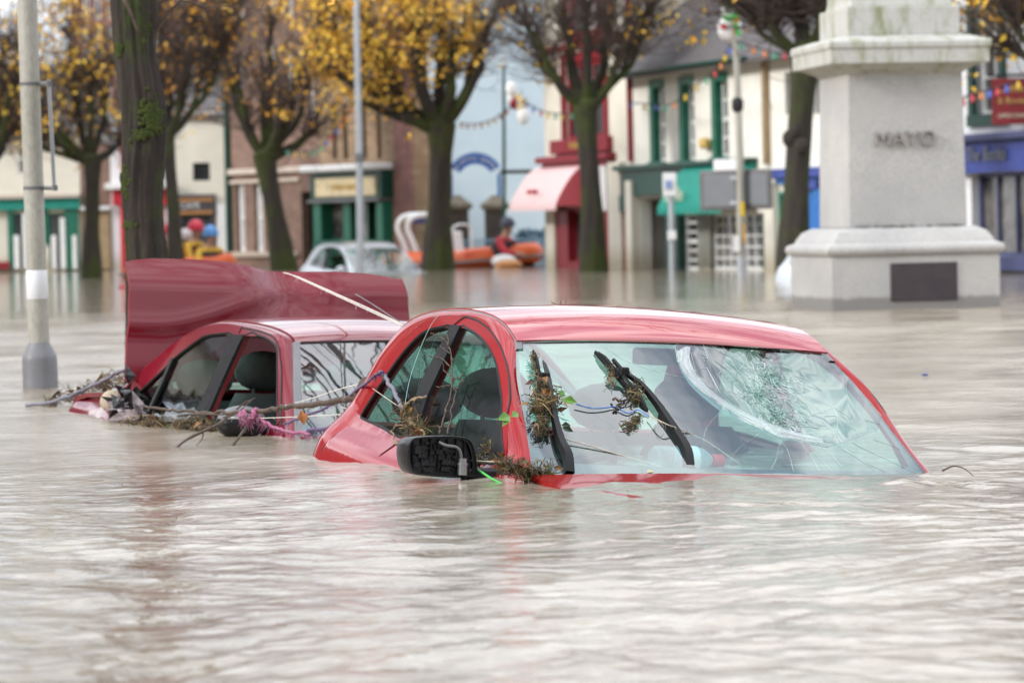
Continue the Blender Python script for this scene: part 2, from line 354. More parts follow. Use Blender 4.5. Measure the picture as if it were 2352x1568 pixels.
# ------------------------------------------------------------------ cars
def rot(yaw,pitch,roll):
    cy,sy=math.cos(yaw),math.sin(yaw); F=np.array([sy,-cy,0]);L=np.array([cy,sy,0]);U=np.array([0,0,1.])
    cp,sp=math.cos(pitch),math.sin(pitch); F,U=cp*F-sp*U, cp*U+sp*F
    cr,sr=math.cos(roll),math.sin(roll); L,U=cr*L-sr*U, cr*U+sr*L
    return F,L,U
class Pose:
    def __init__(s,ox,oy,oz,yaw,pitch,roll):
        F,L,U=rot(yaw,pitch,roll); s.A=np.stack([F,L,U]); s.O=np.array([ox,oy,oz])
        mm=Matrix.Identity(4)
        for i in range(3):
            mm[i][0],mm[i][1],mm[i][2],mm[i][3]=F[i],L[i],U[i],s.O[i]
        s.M=mm
    def wor(s,p): return s.O+np.array(p)@s.A
    def plane(s,px,py,n,c):            # line of sight meets the local plane n.p = c ; returns world point
        d=s.A@ray(px,py); o=s.A@(CAM-s.O); n=np.array(n); t=(c-o@n)/(d@n); return s.wor(o+t*d)
def sm01(t): t=min(1,max(0,t)); return t*t*(3-2*t)
def interp(tab,x):
    xs=[a for a,_ in tab]; return float(np.interp(x,xs,[b for _,b in tab]))

HATCH=dict(
 hw=lambda x,z: .745-.39*z-.03*(x+.8)**2+.055*sm01((.108-.086*(x+1.55)-z)/.11),
 k=1.156, wsy=[(-.14,.75),(-.006,.692),(.076,.665),(.147,.643),(.206,.630),(.265,.610),(.324,.582),(.372,.558)], top=.372,
 pairs=[((-.16,-.13),-.13),((-.27,.0),0.),((-.33,.09),.10),((-.378,.158),.17),((-.449,.242),.25),((-.512,.293),.30),((-.592,.342),.345),
  ((-.671,.379),(-.625,-.556,.380)),((-.768,.414),(-.70,-.552,.420)),((-.867,.439),(-.80,-.549,.449)),((-.998,.453),(-.95,-.545,.468)),((-1.106,.46),(-1.1,-.542,.475)),
  ((-1.204,.458),(-1.22,-.54,.473)),((-1.312,.444),(-1.35,-.537,.466)),((-1.412,.414),(-1.48,-.535,.450)),((-1.474,.378),(-1.60,-.53,.42)),
  ((-1.523,.329),(-1.68,-.54,.37)),((-1.565,.283),(-1.74,-.55,.32)),((-1.598,.23),(-1.79,-.56,.26)),((-1.618,.185),(-1.83,-.575,.20)),((-1.64,.127),(-1.88,-.59,.14)),
  ((-1.652,.075),(-1.93,-.61,.08)),((-1.675,.03),(-1.98,-.63,.02)),((-1.70,-.02),(-2.02,-.64,-.04)),((-1.71,-.16),(-2.03,-.65,-.17))],
 roof=(6,15), gut=(7,15), rear=15,
 fwin=[(-1.004,.418),(-.951,.414),(-.881,.402),(-.792,.380),(-.71,.351),(-.629,.314),(-.561,.269),(-.507,.225),(-.456,.181),(-.40,.115),(-.345,.06),(-.29,.0),(-.5,.0),(-.95,.035),(-1.02,.09),(-1.045,.20),(-1.025,.31)],
 rwin=[(-1.07,.421),(-1.178,.419),(-1.266,.41),(-1.325,.395),(-1.38,.365),(-1.428,.327),(-1.465,.288),(-1.499,.247),(-1.53,.202),(-1.558,.165),(-1.585,.118),(-1.551,.106),(-1.44,.094),(-1.306,.078),(-1.13,.055),(-1.10,.11),(-1.14,.18),(-1.14,.25),(-1.11,.34)],
 bpil=[(-1.075,.428),(-.998,.425),(-1.02,.31),(-1.04,.20),(-1.015,.09),(-.98,.03),(-1.09,.045),(-1.135,.153),(-1.145,.236),(-1.11,.335)],
 seam=[(-1.058,.428),(-.998,.452),(-.93,.447),(-.867,.438),(-.768,.413),(-.671,.378),(-.592,.341),(-.512,.292),(-.449,.241),(-.40,.187),(-.385,.15)],
 shut=[(-1.11,.045),(-1.14,.0),(-1.19,-.05),(-1.22,-.12)], crown=.030, rearglass=(15,21))
SALOON=dict(
 hw=lambda x,z: .735-.42*z-.03*(x+.9)**2+.04*sm01((.06-.05*(x+1.75)-z)/.08)-.08*sm01((-1.9-x)/.6),
 k=1.206, wsy=[(-.14,.77),(.002,.702),(.131,.633),(.25,.569),(.325,.528)], top=.325,
 pairs=[((-.13,-.13),-.13),((-.267,.012),.01),((-.35,.11),.11),((-.439,.209),.20),((-.508,.275),.265),((-.56,.318),.31),
  ((-.64,.351),(-.60,-.526,.345)),((-.72,.367),(-.70,-.526,.372)),((-.842,.381),(-.83,-.526,.390)),((-.963,.391),(-.96,-.526,.400)),((-1.079,.40),(-1.08,-.526,.406)),
  ((-1.18,.402),(-1.19,-.526,.408)),((-1.262,.396),(-1.29,-.526,.402)),((-1.393,.378),(-1.43,-.526,.384)),((-1.514,.346),(-1.56,-.53,.350)),
  ((-1.621,.298),(-1.70,-.54,.295)),((-1.738,.245),(-1.83,-.55,.24)),((-1.86,.19),(-1.96,-.56,.18)),((-1.93,.146),(-2.05,-.565,.135)),((-1.98,.108),(-2.12,-.57,.105)),
  ((-2.06,.086),(-2.20,-.575,.088)),((-2.25,.08),(-2.35,-.575,.082)),((-2.5,.075),(-2.55,-.57,.078)),((-2.69,.055),(-2.70,-.56,.06)),((-2.72,-.02),(-2.73,-.56,-.02)),((-2.71,-.13),(-2.73,-.56,-.13))],
 roof=(5,14), gut=None, rear=14,
 fwin=[(-.918,.352),(-.772,.352),(-.674,.336),(-.603,.316),(-.568,.296),(-.535,.262),(-.43,.14),(-.367,.065),(-.317,.0),(-.95,.0),(-.945,.15)],
 rwin=[(-1.021,.355),(-1.129,.36),(-1.279,.352),(-1.348,.333),(-1.433,.298),(-1.519,.258),(-1.571,.22),(-1.651,.175),(-1.733,.128),(-1.80,.095),(-1.777,.068),(-1.465,.0),(-1.09,.0),(-1.07,.054),(-1.049,.124),(-1.035,.244)],
 bpil=[(-1.025,.357),(-.915,.357),(-.942,.15),(-.948,-.01),(-1.0,-.03),(-1.095,-.03),(-1.075,.054),(-1.054,.124),(-1.04,.244)],
 seam=[(-.963,.384),(-.842,.376),(-.72,.362),(-.64,.345),(-.56,.308),(-.515,.27),(-.445,.205),(-.36,.10),(-.28,.01)],
 shut=[(-.96,.39),(-.965,.384),(-.97,.362)], crown=.026, rearglass=(14,19))

def build_car(root,T,paint,glass,wglass,open_front=None,crack=False,detail=True):
    k=T['k']; hw=T['hw']; top=T['top']
    wy=lambda z: interp(T['wsy'],z)
    def ws(z): return np.array([-.18-k*z,-wy(z),z])
    outer=[np.array([a,-hw(a,c),c]) for (a,c),_ in T['pairs']]
    inner=[ws(q) if not isinstance(q,tuple) else np.array(q) for _,q in T['pairs']]
    outline=[p for p,_ in T['pairs']]
    N=len(outer)
    fo=smooth_poly(outer,3); fi=smooth_poly(inner,3)
    def S(p,s): return np.array([p[0],p[1]*-s,p[2]])          # s=-1: car's right side (y<0), +1: mirrored
    surf=lambda s,off: (lambda a,c: (a, s*(hw(a,c)+off), c))
    for s in (-1,1):
        mb=MB()
        ol=[p for p in outline]+[(T['pairs'][-1][0][0],-.30),(-.05,-.30)]
        sides=[T['fwin'],T['rwin']]
        patch(mb,ol,surf(s,0.),sides,h=.03 if detail else .06,flip=(s>0))
        sp=mb.build('side_panel',paint,root,angle=50,mods=[SOL(.028,-1)])
        mb=MB(); rows=[]
        for a,b in zip(fo,fi):
            a=np.array(a);b=np.array(b); L=np.linalg.norm(b-a); mid=(a+b)/2
            bul=np.array([.42,-.50,.75]); bul/=np.linalg.norm(bul); c=mid+bul*L*.31
            rows.append([S((1-t)**2*a+2*t*(1-t)*c+t*t*b,s) if s>0 else (1-t)**2*a+2*t*(1-t)*c+t*t*b for t in np.linspace(0,1,9)])
        mb.grid(rows,flip=(s<0)); mb.build('roof_pillar',paint,root,angle=60)
        if T['gut']:
            mb=MB(); rows=[]
            for q in smooth_poly(inner[T['gut'][0]-1:T['gut'][1]+1],3):
                q=np.array(q); a=q+[0,.002,.006]; b=q+[0,.020,.007]; e=q+[0,.024,.001]
                rows.append([S(x,s) if s>0 else x for x in (q+[0,-.004,.0],a,b,e)])
            mb.grid(rows,flip=(s<0)); mb.build('roof_trim',M['greytrim'],root)
        else:
            mb=MB(); rows=[]
            for q in smooth_poly([ws(z) for z in (-.12,0,.1,.2,.27,top)],3):
                q=np.array(q); nn=np.array([.64,0,.77])
                rows.append([S(x,s) if s>0 else x for x in (q+nn*.002+[0,-.012,0],q+nn*.009,q+nn*.009+[0,.022,0],q+[0,.024,0])])
            mb.grid(rows,flip=(s<0)); mb.build('windscreen_trim',M['greytrim'],root)
        mb=MB(); patch(mb,T['bpil'],surf(s,.005),h=.06,flip=(s>0)); bpn=mb.build('door_pillar',M['rubber'],root,mods=[SOL(.012,-1)])
        for nm,poly,op in (('front_window',T['fwin'],open_front==s),('rear_window',T['rwin'],False)):
            se=MB(); pl=smooth_poly([ (a,-(-s)*hw(a,c)*1.0,c) for a,c in poly],2,closed=True); pl=[np.array(q)-[0,s*.003,0] for q in pl]
            se.tube(pl+[pl[0]],.006,5,False)
            if op:
                se.build('window_seal',M['rubber'],root); continue
            mb=MB(); patch(mb,poly,surf(s,-.009),h=.08,flip=(s>0)); g=mb.build(nm,glass,root)
            se.build('window_seal',M['rubber'],g)
            if nm=='front_window' and T is HATCH:
                q=MB(); patch(q,[(-.462,.185),(-.40,.115),(-.345,.06),(-.29,.0),(-.40,.0),(-.425,.06)],surf(s,-.002),h=.06,flip=(s>0)); q.build('mirror_triangle',M['rubber'],root)
            if nm=='rear_window' and T is SALOON:
                q=MB(); q.tube([surf(s,.0)(-1.535,.255),surf(s,.0)(-1.54,.16),surf(s,.0)(-1.545,.03)],.012,6); q.build('window_bar',M['rubber'],g)
        if detail:
            mb=MB(); pl=[np.array((a,s*(hw(a,c)+(.001 if s<0 else -.004)),c)) for a,c in smooth_poly(T['seam'],3)]
            mb.tube(pl,.0035,4); pl=[np.array((a,s*(hw(a,c)+.001),c)) for a,c in T['shut']]; mb.tube(pl,.0025,4)
            mb.build('door_gap',M['inner'],root)
    # roof
    i0,i1=T['roof']; ri=[np.array(q) for q in smooth_poly([ws(top)]+inner[i0+1:i1+1],3)]
    xs0=ri[0][0]; rows=[]
    for n_,q in enumerate(ri):
        cr=T['crown']*(.68+.32*min(1,n_/8)); row=[]
        for t in np.linspace(-1,1,29):
            e=1-t*t; ez=1-abs(t)**2.05
            row.append((q[0]-(.023 if n_==0 else .023*max(0,1-n_/10))*e, q[1]*-t, q[2]+cr*ez))
        rows.append(row)
    mb=MB(); mb.grid(rows,flip=True); mb.build('roof',M[{'red_paint':'red_sheen','crimson_paint':'crimson_sheen'}.get(paint.name,'silver')],root,angle=60,mods=[SOL(.008,-1)])
    roof_front=rows[0]
    # rear screen and tail
    a,b=T['rearglass']; rr=[np.array(q) for q in smooth_poly(inner[a:b+1],2)]
    mb=MB(); mb.grid([[(q[0]-.07*(1-t*t)*min(1,n_/3), q[1]*-t, q[2]+T['crown']*.9*(1-abs(t)**2.05)*max(0,1-n_/6)) for t in np.linspace(-1,1,13)] for n_,q in enumerate(rr)],flip=True); mb.build('rear_screen',glass,root)
    rr=[np.array(q) for q in inner[b:]]
    mb=MB(); mb.grid([[(q[0]-.07*(1-t*t), q[1]*-t, q[2]) for t in np.linspace(-1,1,13)] for q in rr],flip=True); mb.build('tailgate',paint,root,mods=[SOL(.02,-1)])
    # windscreen
    def wp(u,v):                                # u across -1..1, v height
        v2=v; base=ws(v); bl=.05*(1-v/top)+.0
        return np.array([base[0]+bl*(1-u*u)-.0, base[1]*-u, v])
    def wsp(u,tt):                              # tt 0 bottom .. 1 top, follows the roof's front edge
        v=-.13+(top+.13)*tt; p=wp(u,v)
        e=1-u*u; ez=1-abs(u)**2.05; kk=max(0,(tt-.55)/.45)
        p=p+np.array([-.023*e*kk,0,T['crown']*.68*ez*kk]); return p
    hole=[]
    if crack:
        hole=[CRACK_UV]
    mb=MB(); patch(mb,[(-1,0),(1,0),(1,1),(-1,1)],lambda a,b:tuple(wsp(a,b)),hole,h=.07,flip=False)
    wsn=mb.build('windscreen',wglass,root,angle=70)
    nn=np.array([k and 1/math.hypot(1,k),0,k/math.hypot(1,k)]); nn=np.array([1,0,k])/math.hypot(1,k)
    wi=lambda a,b: tuple(wsp(a,b)-nn*.004)
    mb=MB()
    inner_loop=smooth_poly([(-.95,.36),(-.972,.7),(-.982,.965),(-.95,.984),(0,.988),(.95,.984),(.982,.965),(.972,.7),(.95,.36),(.88,.292),(.6,.276),(0,.272),(-.6,.276),(-.88,.292)],3,closed=True)
    patch(mb,[(-1,0),(1,0),(1,1),(-1,1)],wi,[inner_loop],h=.06); mb.build('windscreen_border',M['frit'],wsn)
    # bonnet, scuttle
    rows=[]
    for n_,x in enumerate(np.linspace(0,1.0,9)):
        rows.append([( -.085+.095*(1-t*t)*1.0+x*.95, t*(.735-.05*x), -.022-.16*x-.02*t*t) for t in np.linspace(-1,1,17)])
    mb=MB(); mb.grid(rows); mb.build('bonnet',paint,root,mods=[SOL(.015,-1)])
    mb=MB(); mb.grid([[(-.13+.05*(1-t*t)+.13*j, t*.70, -.05-.01*j+.004*(j%2)) for t in np.linspace(-1,1,13)] for j in range(3)]); mb.build('scuttle',M['blackplastic'],root)
    for s in (-1,1):
        mb=MB(); rows=[]
        for x in np.linspace(-.22,1.0,9):
            y0=.73-.04*max(0,x); rows.append([(x,s*(y0-.06),-.05-.03*x),(x,s*(y0+.03),-.075-.03*x),(x,s*(y0+.065),-.14-.03*x),(x,s*(y0+.07),-.3)])
        mb.grid(rows,flip=(s<0)); mb.build('wing',paint,root)
    # inside
    mb=MB(); rows=[]
    for x,z in ((-.17,-.075),(-.25,-.045),(-.36,-.030),(-.46,-.022),(-.53,-.03),(-.56,-.06),(-.57,-.2)):
        rows.append([(x+.04*(1-t*t),t*.64,z+(.028*math.exp(-((t+.5)/.22)**2) if x<-.33 else 0)) for t in np.linspace(-1,1,25)])
    mb.grid(rows,flip=True); mb.build('dashboard',M['dash'],root)
    mb=MB(); th=np.linspace(0,2*PI,25); mb.tube([(-.66-.06*math.sin(t)*.4,-.36+.18*math.cos(t),.03+.17*math.sin(t)) for t in th],.014,6,False)
    mb.tube([(-.63,-.50,.03),(-.60,-.36,.0),(-.63,-.22,.03)],.02,6); mb.build('steering_wheel',M['inner'],root)
    for (x,y) in ((-1.0,-.36),(-1.0,.36),(-1.62,-.34),(-1.62,.34)):
        mb=MB(); zt=.12 if x>-1.5 else .08
        for (cz,hh,wd,th_) in ((zt-.2,.40,.44,.13),):
            rows=[]
            for i in range(9):
                v=i/8; zz=cz-hh/2+hh*v; wv=wd/2*(1-.35*max(0,v-.75)/.25*1.0); xx=x-.16*v
                rows.append([(xx+th_/2*math.cos(a)*(1 if math.cos(a)>0 else .8),y+wv*math.copysign(abs(math.sin(a))**.7,math.sin(a)),zz) for a in np.linspace(0,2*PI,17)])
            mb.grid(rows,flip=True); 
        st=mb.build('seat',M['seat'],root)
        mb=MB(); mb.ell((x-.20,y,zt+.09),(.055,.135,.085),14,8); mb.tube([(x-.18,y-.05,zt-.02),(x-.19,y-.05,zt+.05)],.008,5); mb.tube([(x-.18,y+.05,zt-.02),(x-.19,y+.05,zt+.05)],.008,5); mb.build('headrest',M['seat'],st)
    mb=MB(); mb.box((-.72,.0,.345 if T is HATCH else .31),(.02,.19,.055)); mb.build('rear_view_mirror',M['inner'],root,mods=[BEV(.012)])
    mb=MB(); mb.grid([[(x,y,-.22) for y in np.linspace(-.62,.62,4)] for x in np.linspace(-.3,-1.95,6)],flip=True); mb.build('cabin_floor',M['inner'],root)
    return dict(ws=wsp,nn=nn,windscreen=wsn,hw=hw)

# the red hatchback in front
PA=Pose(.752,10.573,.018,.426,-.018,.069)
carA=empty('car',label='bright red hatchback sunk to its bonnet with a shattered windscreen and bare black door mirror',cat='car',mat=PA.M)
NNA=np.array([1,0,1.156])/math.hypot(1,1.156)
def c1(x,y): return ((1250+x*.59524)/1.7415,(1150+y*.59524)/1.7415)
def c3(x,y): return ((2500+x*.59524)/1.7415,(1150+y*.59524)/1.7415)
def c2(x,y): return (x*.72279/1.7415,(1000+y*.72279)/1.7415)
def cA(x,y): return ((1300+x*.47818)/1.7415,(1200+y*.47818)/1.7415)
def cB(x,y): return ((2000+x*.41456)/1.7415,(1300+y*.41456)/1.7415)
def cD(x,y): return ((200+x*.38259)/1.7415,(1200+y*.38259)/1.7415)
def cE(x,y): return ((900+x*.41451)/1.7415,(1200+y*.41451)/1.7415)
def loc(pose,p): return pose.A@(np.asarray(p)-pose.O)
def wsA(xy,off=.0):                        # local point on the front car's windscreen plane, off metres proud of it
    p=loc(PA,PA.plane(*xy,(1,0,1.156),-.18+off*math.hypot(1,1.156))); return p
def uvA(x,y):
    p=wsA(c3(x,y)); v=p[2]; return (p[1]/interp(HATCH['wsy'],v),(v+.13)/(.372+.13))
CRACK_UV=[uvA(*q) for q in ((352,430),(470,385),(800,402),(1180,440),(1330,462),(1470,572),(1625,745),(1725,865),(1690,965),(1330,1070),(1000,1000),(700,870),(460,680),(360,530))]
A_=build_car(carA,HATCH,M['red'],M['glass'],M['wglass'],crack=True)
# shattered part of the windscreen: loose facets with real gaps of angle between them
rng=random.Random(5)
ctrs=[uvA(920,672),uvA(1050,835),uvA(1000,560)]
pts=[];
for c0,nr,na,r1 in ((ctrs[0],11,17,.62),(ctrs[1],8,13,.40),(ctrs[2],7,15,.16)):
    for i in range(nr):
        r=r1*((i+.6)/nr)**1.5
        for j in range(na):
            th=2*PI*(j+rng.uniform(-.25,.25))/na; q=(c0[0]+r*math.cos(th),c0[1]+r*math.sin(th)*1.1)
            if inpoly(q[0],q[1],CRACK_UV): pts.append(q)
outl=densify(CRACK_UV,.06)
keep=[q for q in pts if min(math.hypot(q[0]-p[0],q[1]-p[1]) for p in outl)>.02]
P2=[Vector(p) for p in outl]+[Vector(q) for q in keep]; E2=[(i,(i+1)%len(outl)) for i in range(len(outl))]
vv,ee,ff,_,_,_=delaunay_2d_cdt(P2,E2,[],0,1e-6)
mb=MB(); edges=set(); pos=[]
for p in vv:
    dd=min(math.hypot(p[0]-c[0],p[1]-c[1]) for c in ctrs); on=min(math.hypot(p[0]-q[0],p[1]-q[1]) for q in outl)<1e-4
    dent=0 if on else -.035*math.exp(-(dd/.18)**2)+rng.uniform(-.0032,.0032)
    pos.append(A_['ws'](p[0],p[1])+A_['nn']*dent)
fs=[]
for f in ff:
    cx=sum(vv[i][0] for i in f)/3;cy=sum(vv[i][1] for i in f)/3
    if inpoly(cx,cy,CRACK_UV):
        A0,B0,C0=vv[f[0]],vv[f[1]],vv[f[2]]; ccw=(B0[0]-A0[0])*(C0[1]-A0[1])-(B0[1]-A0[1])*(C0[0]-A0[0])>0
        fs.append(tuple(f) if ccw else tuple(f)[::-1])
        for i in range(3): edges.add(tuple(sorted((f[i],f[(i+1)%3]))))
mb.add(pos,fs,True); ck=mb.build('shattered_glass',M['crack'],A_['windscreen'],angle=20); ck['label']='shattered patch of windscreen with white cracks'
mb=MB()
for a,b in sorted(edges):
    pa,pb=pos[a],pos[b]; mid=(np.array(vv[a])+np.array(vv[b]))/2
    dd=min(math.hypot(mid[0]-c[0],mid[1]-c[1]) for c in ctrs)
    if rng.random()<.75*math.exp(-(dd/.13)**2)+.34:
        r=rng.uniform(.0003,.0009)*(1+.9*math.exp(-(dd/.08)**2)); mb.tube([pa+A_['nn']*.001,pb+A_['nn']*.001],r,3,False)
for k in range(13):                                     # long cracks running on across the sound glass
    a=rng.uniform(-2.9,.5); q=list(ctrs[k%2]); p_=[]
    for i in range(22):
        a+=rng.gauss(0,.10); q=[q[0]+.045*math.cos(a),q[1]+.045*math.sin(a)]
        if abs(q[0])>.97 or not 0.25<q[1]<.97: break
        if not inpoly(q[0],q[1],CRACK_UV): p_.append(A_['ws'](*q)+A_['nn']*.001)
    if len(p_)>2: mb.tube(p_,.0006,3,False)
for cc,n_ in ((ctrs[1],150),(ctrs[0],120),(ctrs[2],90)):          # crushed glass grains
    for i in range(n_):
        a=rng.uniform(0,2*PI); r=abs(rng.gauss(0,.055)); q=(cc[0]+r*math.cos(a),cc[1]+r*math.sin(a)*1.2)
        p=A_['ws'](*q)+A_['nn']*rng.uniform(-.03,.002); s_=rng.uniform(.0015,.004); mb.box(p,(s_*rng.uniform(.5,2),s_*rng.uniform(.5,2),s_),rng.uniform(0,3))
mb.build('crack_lines',M['crackline'],A_['windscreen'])
# pale strip added for the bright reflection band curving below the shattered glass
mb=MB(); band=[(352,430),(365,530),(460,680),(700,870),(1000,1000),(1330,1070)]; bandi=[(440,400),(440,500),(545,660),(780,820),(1045,935),(1310,1010)]
r1=[wsA(c3(*q),.004) for q in smooth_poly(band,4)]; r2=[wsA(c3(*q),.010) for q in smooth_poly(bandi,4)]
mb.grid([[np.array(a)*(1-t)+np.array(b)*t+A_['nn']*.012*math.sin(PI*t) for t in (0,.33,.66,1)] for a,b in zip(r1,r2)],flip=True)
mb.build('reflection_band',glass_mat('reflection_band',(.75,.84,.82),2.3,rough=.05,film=.42,filmcol=(.80,.84,.83)),A_['windscreen'])

# wipers
def wiper(piv,arm,b0,b1,mid):
    q=[wsA(cB(*p),o) for p,o in zip([piv]+arm,[.012]+[.03]*(len(arm)-1)+[.035])]
    ar=MB(); q=[np.array(z) for z in smooth_poly(q,4)]; n_=len(q)
    rows=[]
    for i,c in enumerate(q):
        t=q[min(i+1,n_-1)]-q[max(i-1,0)]; t/=np.linalg.norm(t); sd_=np.cross(NNA,t); wd=.013*(1-i/n_)+.0045; hh=.010*(1-i/n_)+.004
        rows.append([c+sd_*wd-NNA*hh,c+sd_*wd*.8+NNA*hh,c-sd_*wd*.8+NNA*hh,c-sd_*wd-NNA*hh,c+sd_*wd-NNA*hh])
    ar.grid(rows,flip=False); return_arm=ar.build('wiper',M['wiper'],carA,mods=[])
    bl=MB(); A0=wsA(cB(*b0),.006); A1=wsA(cB(*b1),.006); K=14; rows=[]
    sd_=np.cross(NNA,(A1-A0)/np.linalg.norm(A1-A0))
    for i in range(K+1):
        c=A0+(A1-A0)*i/K; w_=.003+.003*math.sin(PI*i/K); h_=.008+.008*math.sin(PI*i/K)
        rows.append([c+sd_*.002-NNA*.004,c+sd_*w_+NNA*h_*.4,c+sd_*w_*.7+NNA*h_,c-sd_*w_*.7+NNA*h_,c-sd_*w_+NNA*h_*.4,c-sd_*.002-NNA*.004])
    bl.grid(rows)
    for u0,u1 in ((.05,.45),(.55,.95),(.25,.75)):
        a=A0+(A1-A0)*u0; b=A0+(A1-A0)*u1; o=.020 if u0!=.25 else .028
        bl.tube([a+NNA*.012,a*.75+b*.25+NNA*o,a*.25+b*.75+NNA*o,b+NNA*.012],[.004,.0055,.0055,.004],5)
    bl.build('wiper_blade',M['rubber'],return_arm)
    cp=MB(); c=wsA(cB(*mid),.03); cp.box(c,(.05,.03,.03)); cp.build('wiper_clip',M['wiper'],return_arm,mods=[BEV(.006)])
    return return_arm
wiper((668,1440),[(655,1260),(590,1120),(545,960),(510,780),(470,560),(430,470)],(318,255),(460,1130),(415,500))
sp=MB(); r1=[wsA(cB(*p),.028) for p in ((405,340),(440,365),(475,450),(500,560),(512,620))]; r2=[wsA(cB(*p),.05) for p in ((412,365),(425,420),(445,500),(470,580),(500,640))]
sp.grid([[a,(np.array(a)+b)/2+NNA*.006,b] for a,b in zip(r1,r2)]); sp.build('wiper_spoiler',M['wiper'],carA,mods=[SOL(.003,0)])
wiper((1828,1420),[(1805,1215),(1690,1020),(1600,880),(1500,735),(1350,560),(1200,455),(1090,330)],(915,262),(1440,880),(1180,450))

# bare mirror, glass lost, motor showing
mq=[(640,1300),(643,1230),(662,1180),(720,1142),(950,1130),(1100,1140),(1160,1165),(1195,1215),(1220,1330),(1225,1420),(1210,1468),(1100,1478),(1000,1480),(760,1460),(690,1435),(655,1380)]
pm=[loc(PA,PA.plane(*cA(*q),(1,0,0),-.30)) for q in mq]
pl=[(p[1],p[2]) for p in pm]; pl=[tuple(p) for p in smooth_poly(pl,3,closed=True)]
cy=sum(p[0] for p in pl)/len(pl); cz=sum(p[1] for p in pl)/len(pl)
mm_=MB(); rows=[]
for off,sc in ((.035,.90),(.035,.955),(.045,.985),(.04,1.0),(.0,1.0),(-.05,.96),(-.09,.80),(-.11,.5),(-.115,.02)):
    rows.append([(-.30+off,cy+(p[0]-cy)*sc,cz+(p[1]-cz)*sc) for p in pl+[pl[0]]])
mm_.grid(rows,flip=True); mir=mm_.build('door_mirror',M['blackplastic'],carA,angle=45); mir['label']='black door mirror housing with its glass missing'
bk=MB(); patch(bk,[(cy+(p[0]-cy)*.905,cz+(p[1]-cz)*.905) for p in pl],lambda a,c:(-.30+.022,a,c),h=.03)
bk.build('backing_plate',M['blackplastic'],mir)
rg=random.Random(8); cl_=MB()
for i in range(60):
    a=rg.uniform(-.088,.075); c=rg.uniform(-.045,.042)
    cl_.box((-.30+.026,cy+a,cz+c),(rg.uniform(.006,.016),rg.choice((.004,.012,.022,.03)),rg.choice((.004,.01,.016))))
for i in range(7): cl_.box((-.30+.028,cy-.09+.028*i,cz+.012),(.012,.003,.085))
cl_.build('mirror_ribs',M['blackplastic'],mir,mods=[BEV(.0015,1)])
mo=MB(); mo.lathe([(.001,-.03),(.015,-.03),(.015,.0),(.017,.0),(.017,.006),(.013,.006),(.013,.02),(.001,.02)],(-.26,cy+.068,cz-.022),16); mo.build('mirror_motor',M['metal'],mir)
wr_=MB(); wr_.tube(smooth_poly([(-.262,cy-.01,cz+.045),(-.25,cy+.01,cz+.036),(-.248,cy+.04,cz+.032),(-.25,cy+.055,cz+.018),(-.255,cy+.062,cz-.005)],5),.0045,6); wr_.build('mirror_cable',M['greytrim'],mir)
ar=MB(); ar.box((-.31,cy+.155,cz-.05),(.07,.12,.04)); ar.build('mirror_arm',M['blackplastic'],mir,mods=[BEV(.01)])

# the crimson saloon behind, boot lid standing open
PB=Pose(-.125,13.416,-.004,.518,-.014,.054)
carB=empty('car',label='crimson saloon sunk to its windows with its bent boot lid standing open',cat='car',mat=PB.M)
build_car(carB,SALOON,M['crimson'],M['glass'],M['wglass'],open_front=-1)
lid_o=[(-.666,.664),(-.616,.675),(-.539,.683),(-.43,.685),(-.314,.685),(-.184,.681),(-.085,.668),(-.019,.654),(.027,.645),(.147,.646),(.349,.651),(.485,.647),(.553,.64),(.612,.628),(.62,.572),(.63,.423),(.645,.16),(-.697,.16),(-.697,.185),(-.69,.293),(-.68,.439),(-.67,.556)]
def lid_s(y_,z_):
    lip=max(0,z_-.545)/.14                                   # rounded rear edge, folded back at the top
    d=-.085*lip**1.7
    d+=.006*math.exp(-((z_-(.405+.16*sm01((y_+.55)/.75)))/.03)**2)*(1 if y_<.1 else max(0,1-(y_-.1)/.1))      # pressed swage line
    d+=-.012*sm01((.40+.16*sm01((y_+.55)/.75)-z_)/.08)
    g=(y_-.12); d+=-.075*math.exp(-(g/.13)**2)*sm01((z_-.36)/.25)      # kink where it buckled
    d+=.02*math.exp(-((y_-.36)/.16)**2)*sm01((.62-z_)/.2)
    d+=.03*abs(g)*1.2
    return (-1.85+d-.22*(z_-.16), y_, z_)
mb=MB(); top_t=[(a,c) for a,c in lid_o if c>.62]; rows=[]
for j in range(49):
    v=j/48; row=[]
    for i in range(91):
        u=i/90; yb=-.697+1.40*u; yt=-.640+1.322*u; zt=float(np.interp(yt-.03,[a for a,_ in top_t],[c for _,c in top_t])); y_=yb+(yt-yb)*v; row.append(lid_s(y_,.16+(zt-.16)*v))
    rows.append(row)
mb.grid(rows,flip=False); lid=mb.build('boot_lid',M['crimson'],carB,angle=75,mods=[SOL(.018,-1)]); lid['label']='bent crimson boot lid standing upright'
for y_ in (-.5,.5): mb=MB(); mb.tube([(-1.86,y_,.16),(-1.88,y_,.08)],.014,6); mb.build('lid_hinge',M['inner'],lid)
mb=MB(); q=loc(PB,PB.plane(*c2(1330,960),(0,1,0),-.84)); 
mb.ell(q,(.075,.10,.062),16,10); m2=mb.build('door_mirror',M['blackplastic'],carB); mb=MB(); mb.box(q+[0,.10,-.02],(.06,.10,.03)); mb.build('mirror_arm',M['blackplastic'],m2,mods=[BEV(.008)])
mb=MB(); mb.ell(q+[0.01,0,.012],(.072,.098,.058),16,5,v0=.1); mb.build('mirror_cap',M['greytrim'],m2)

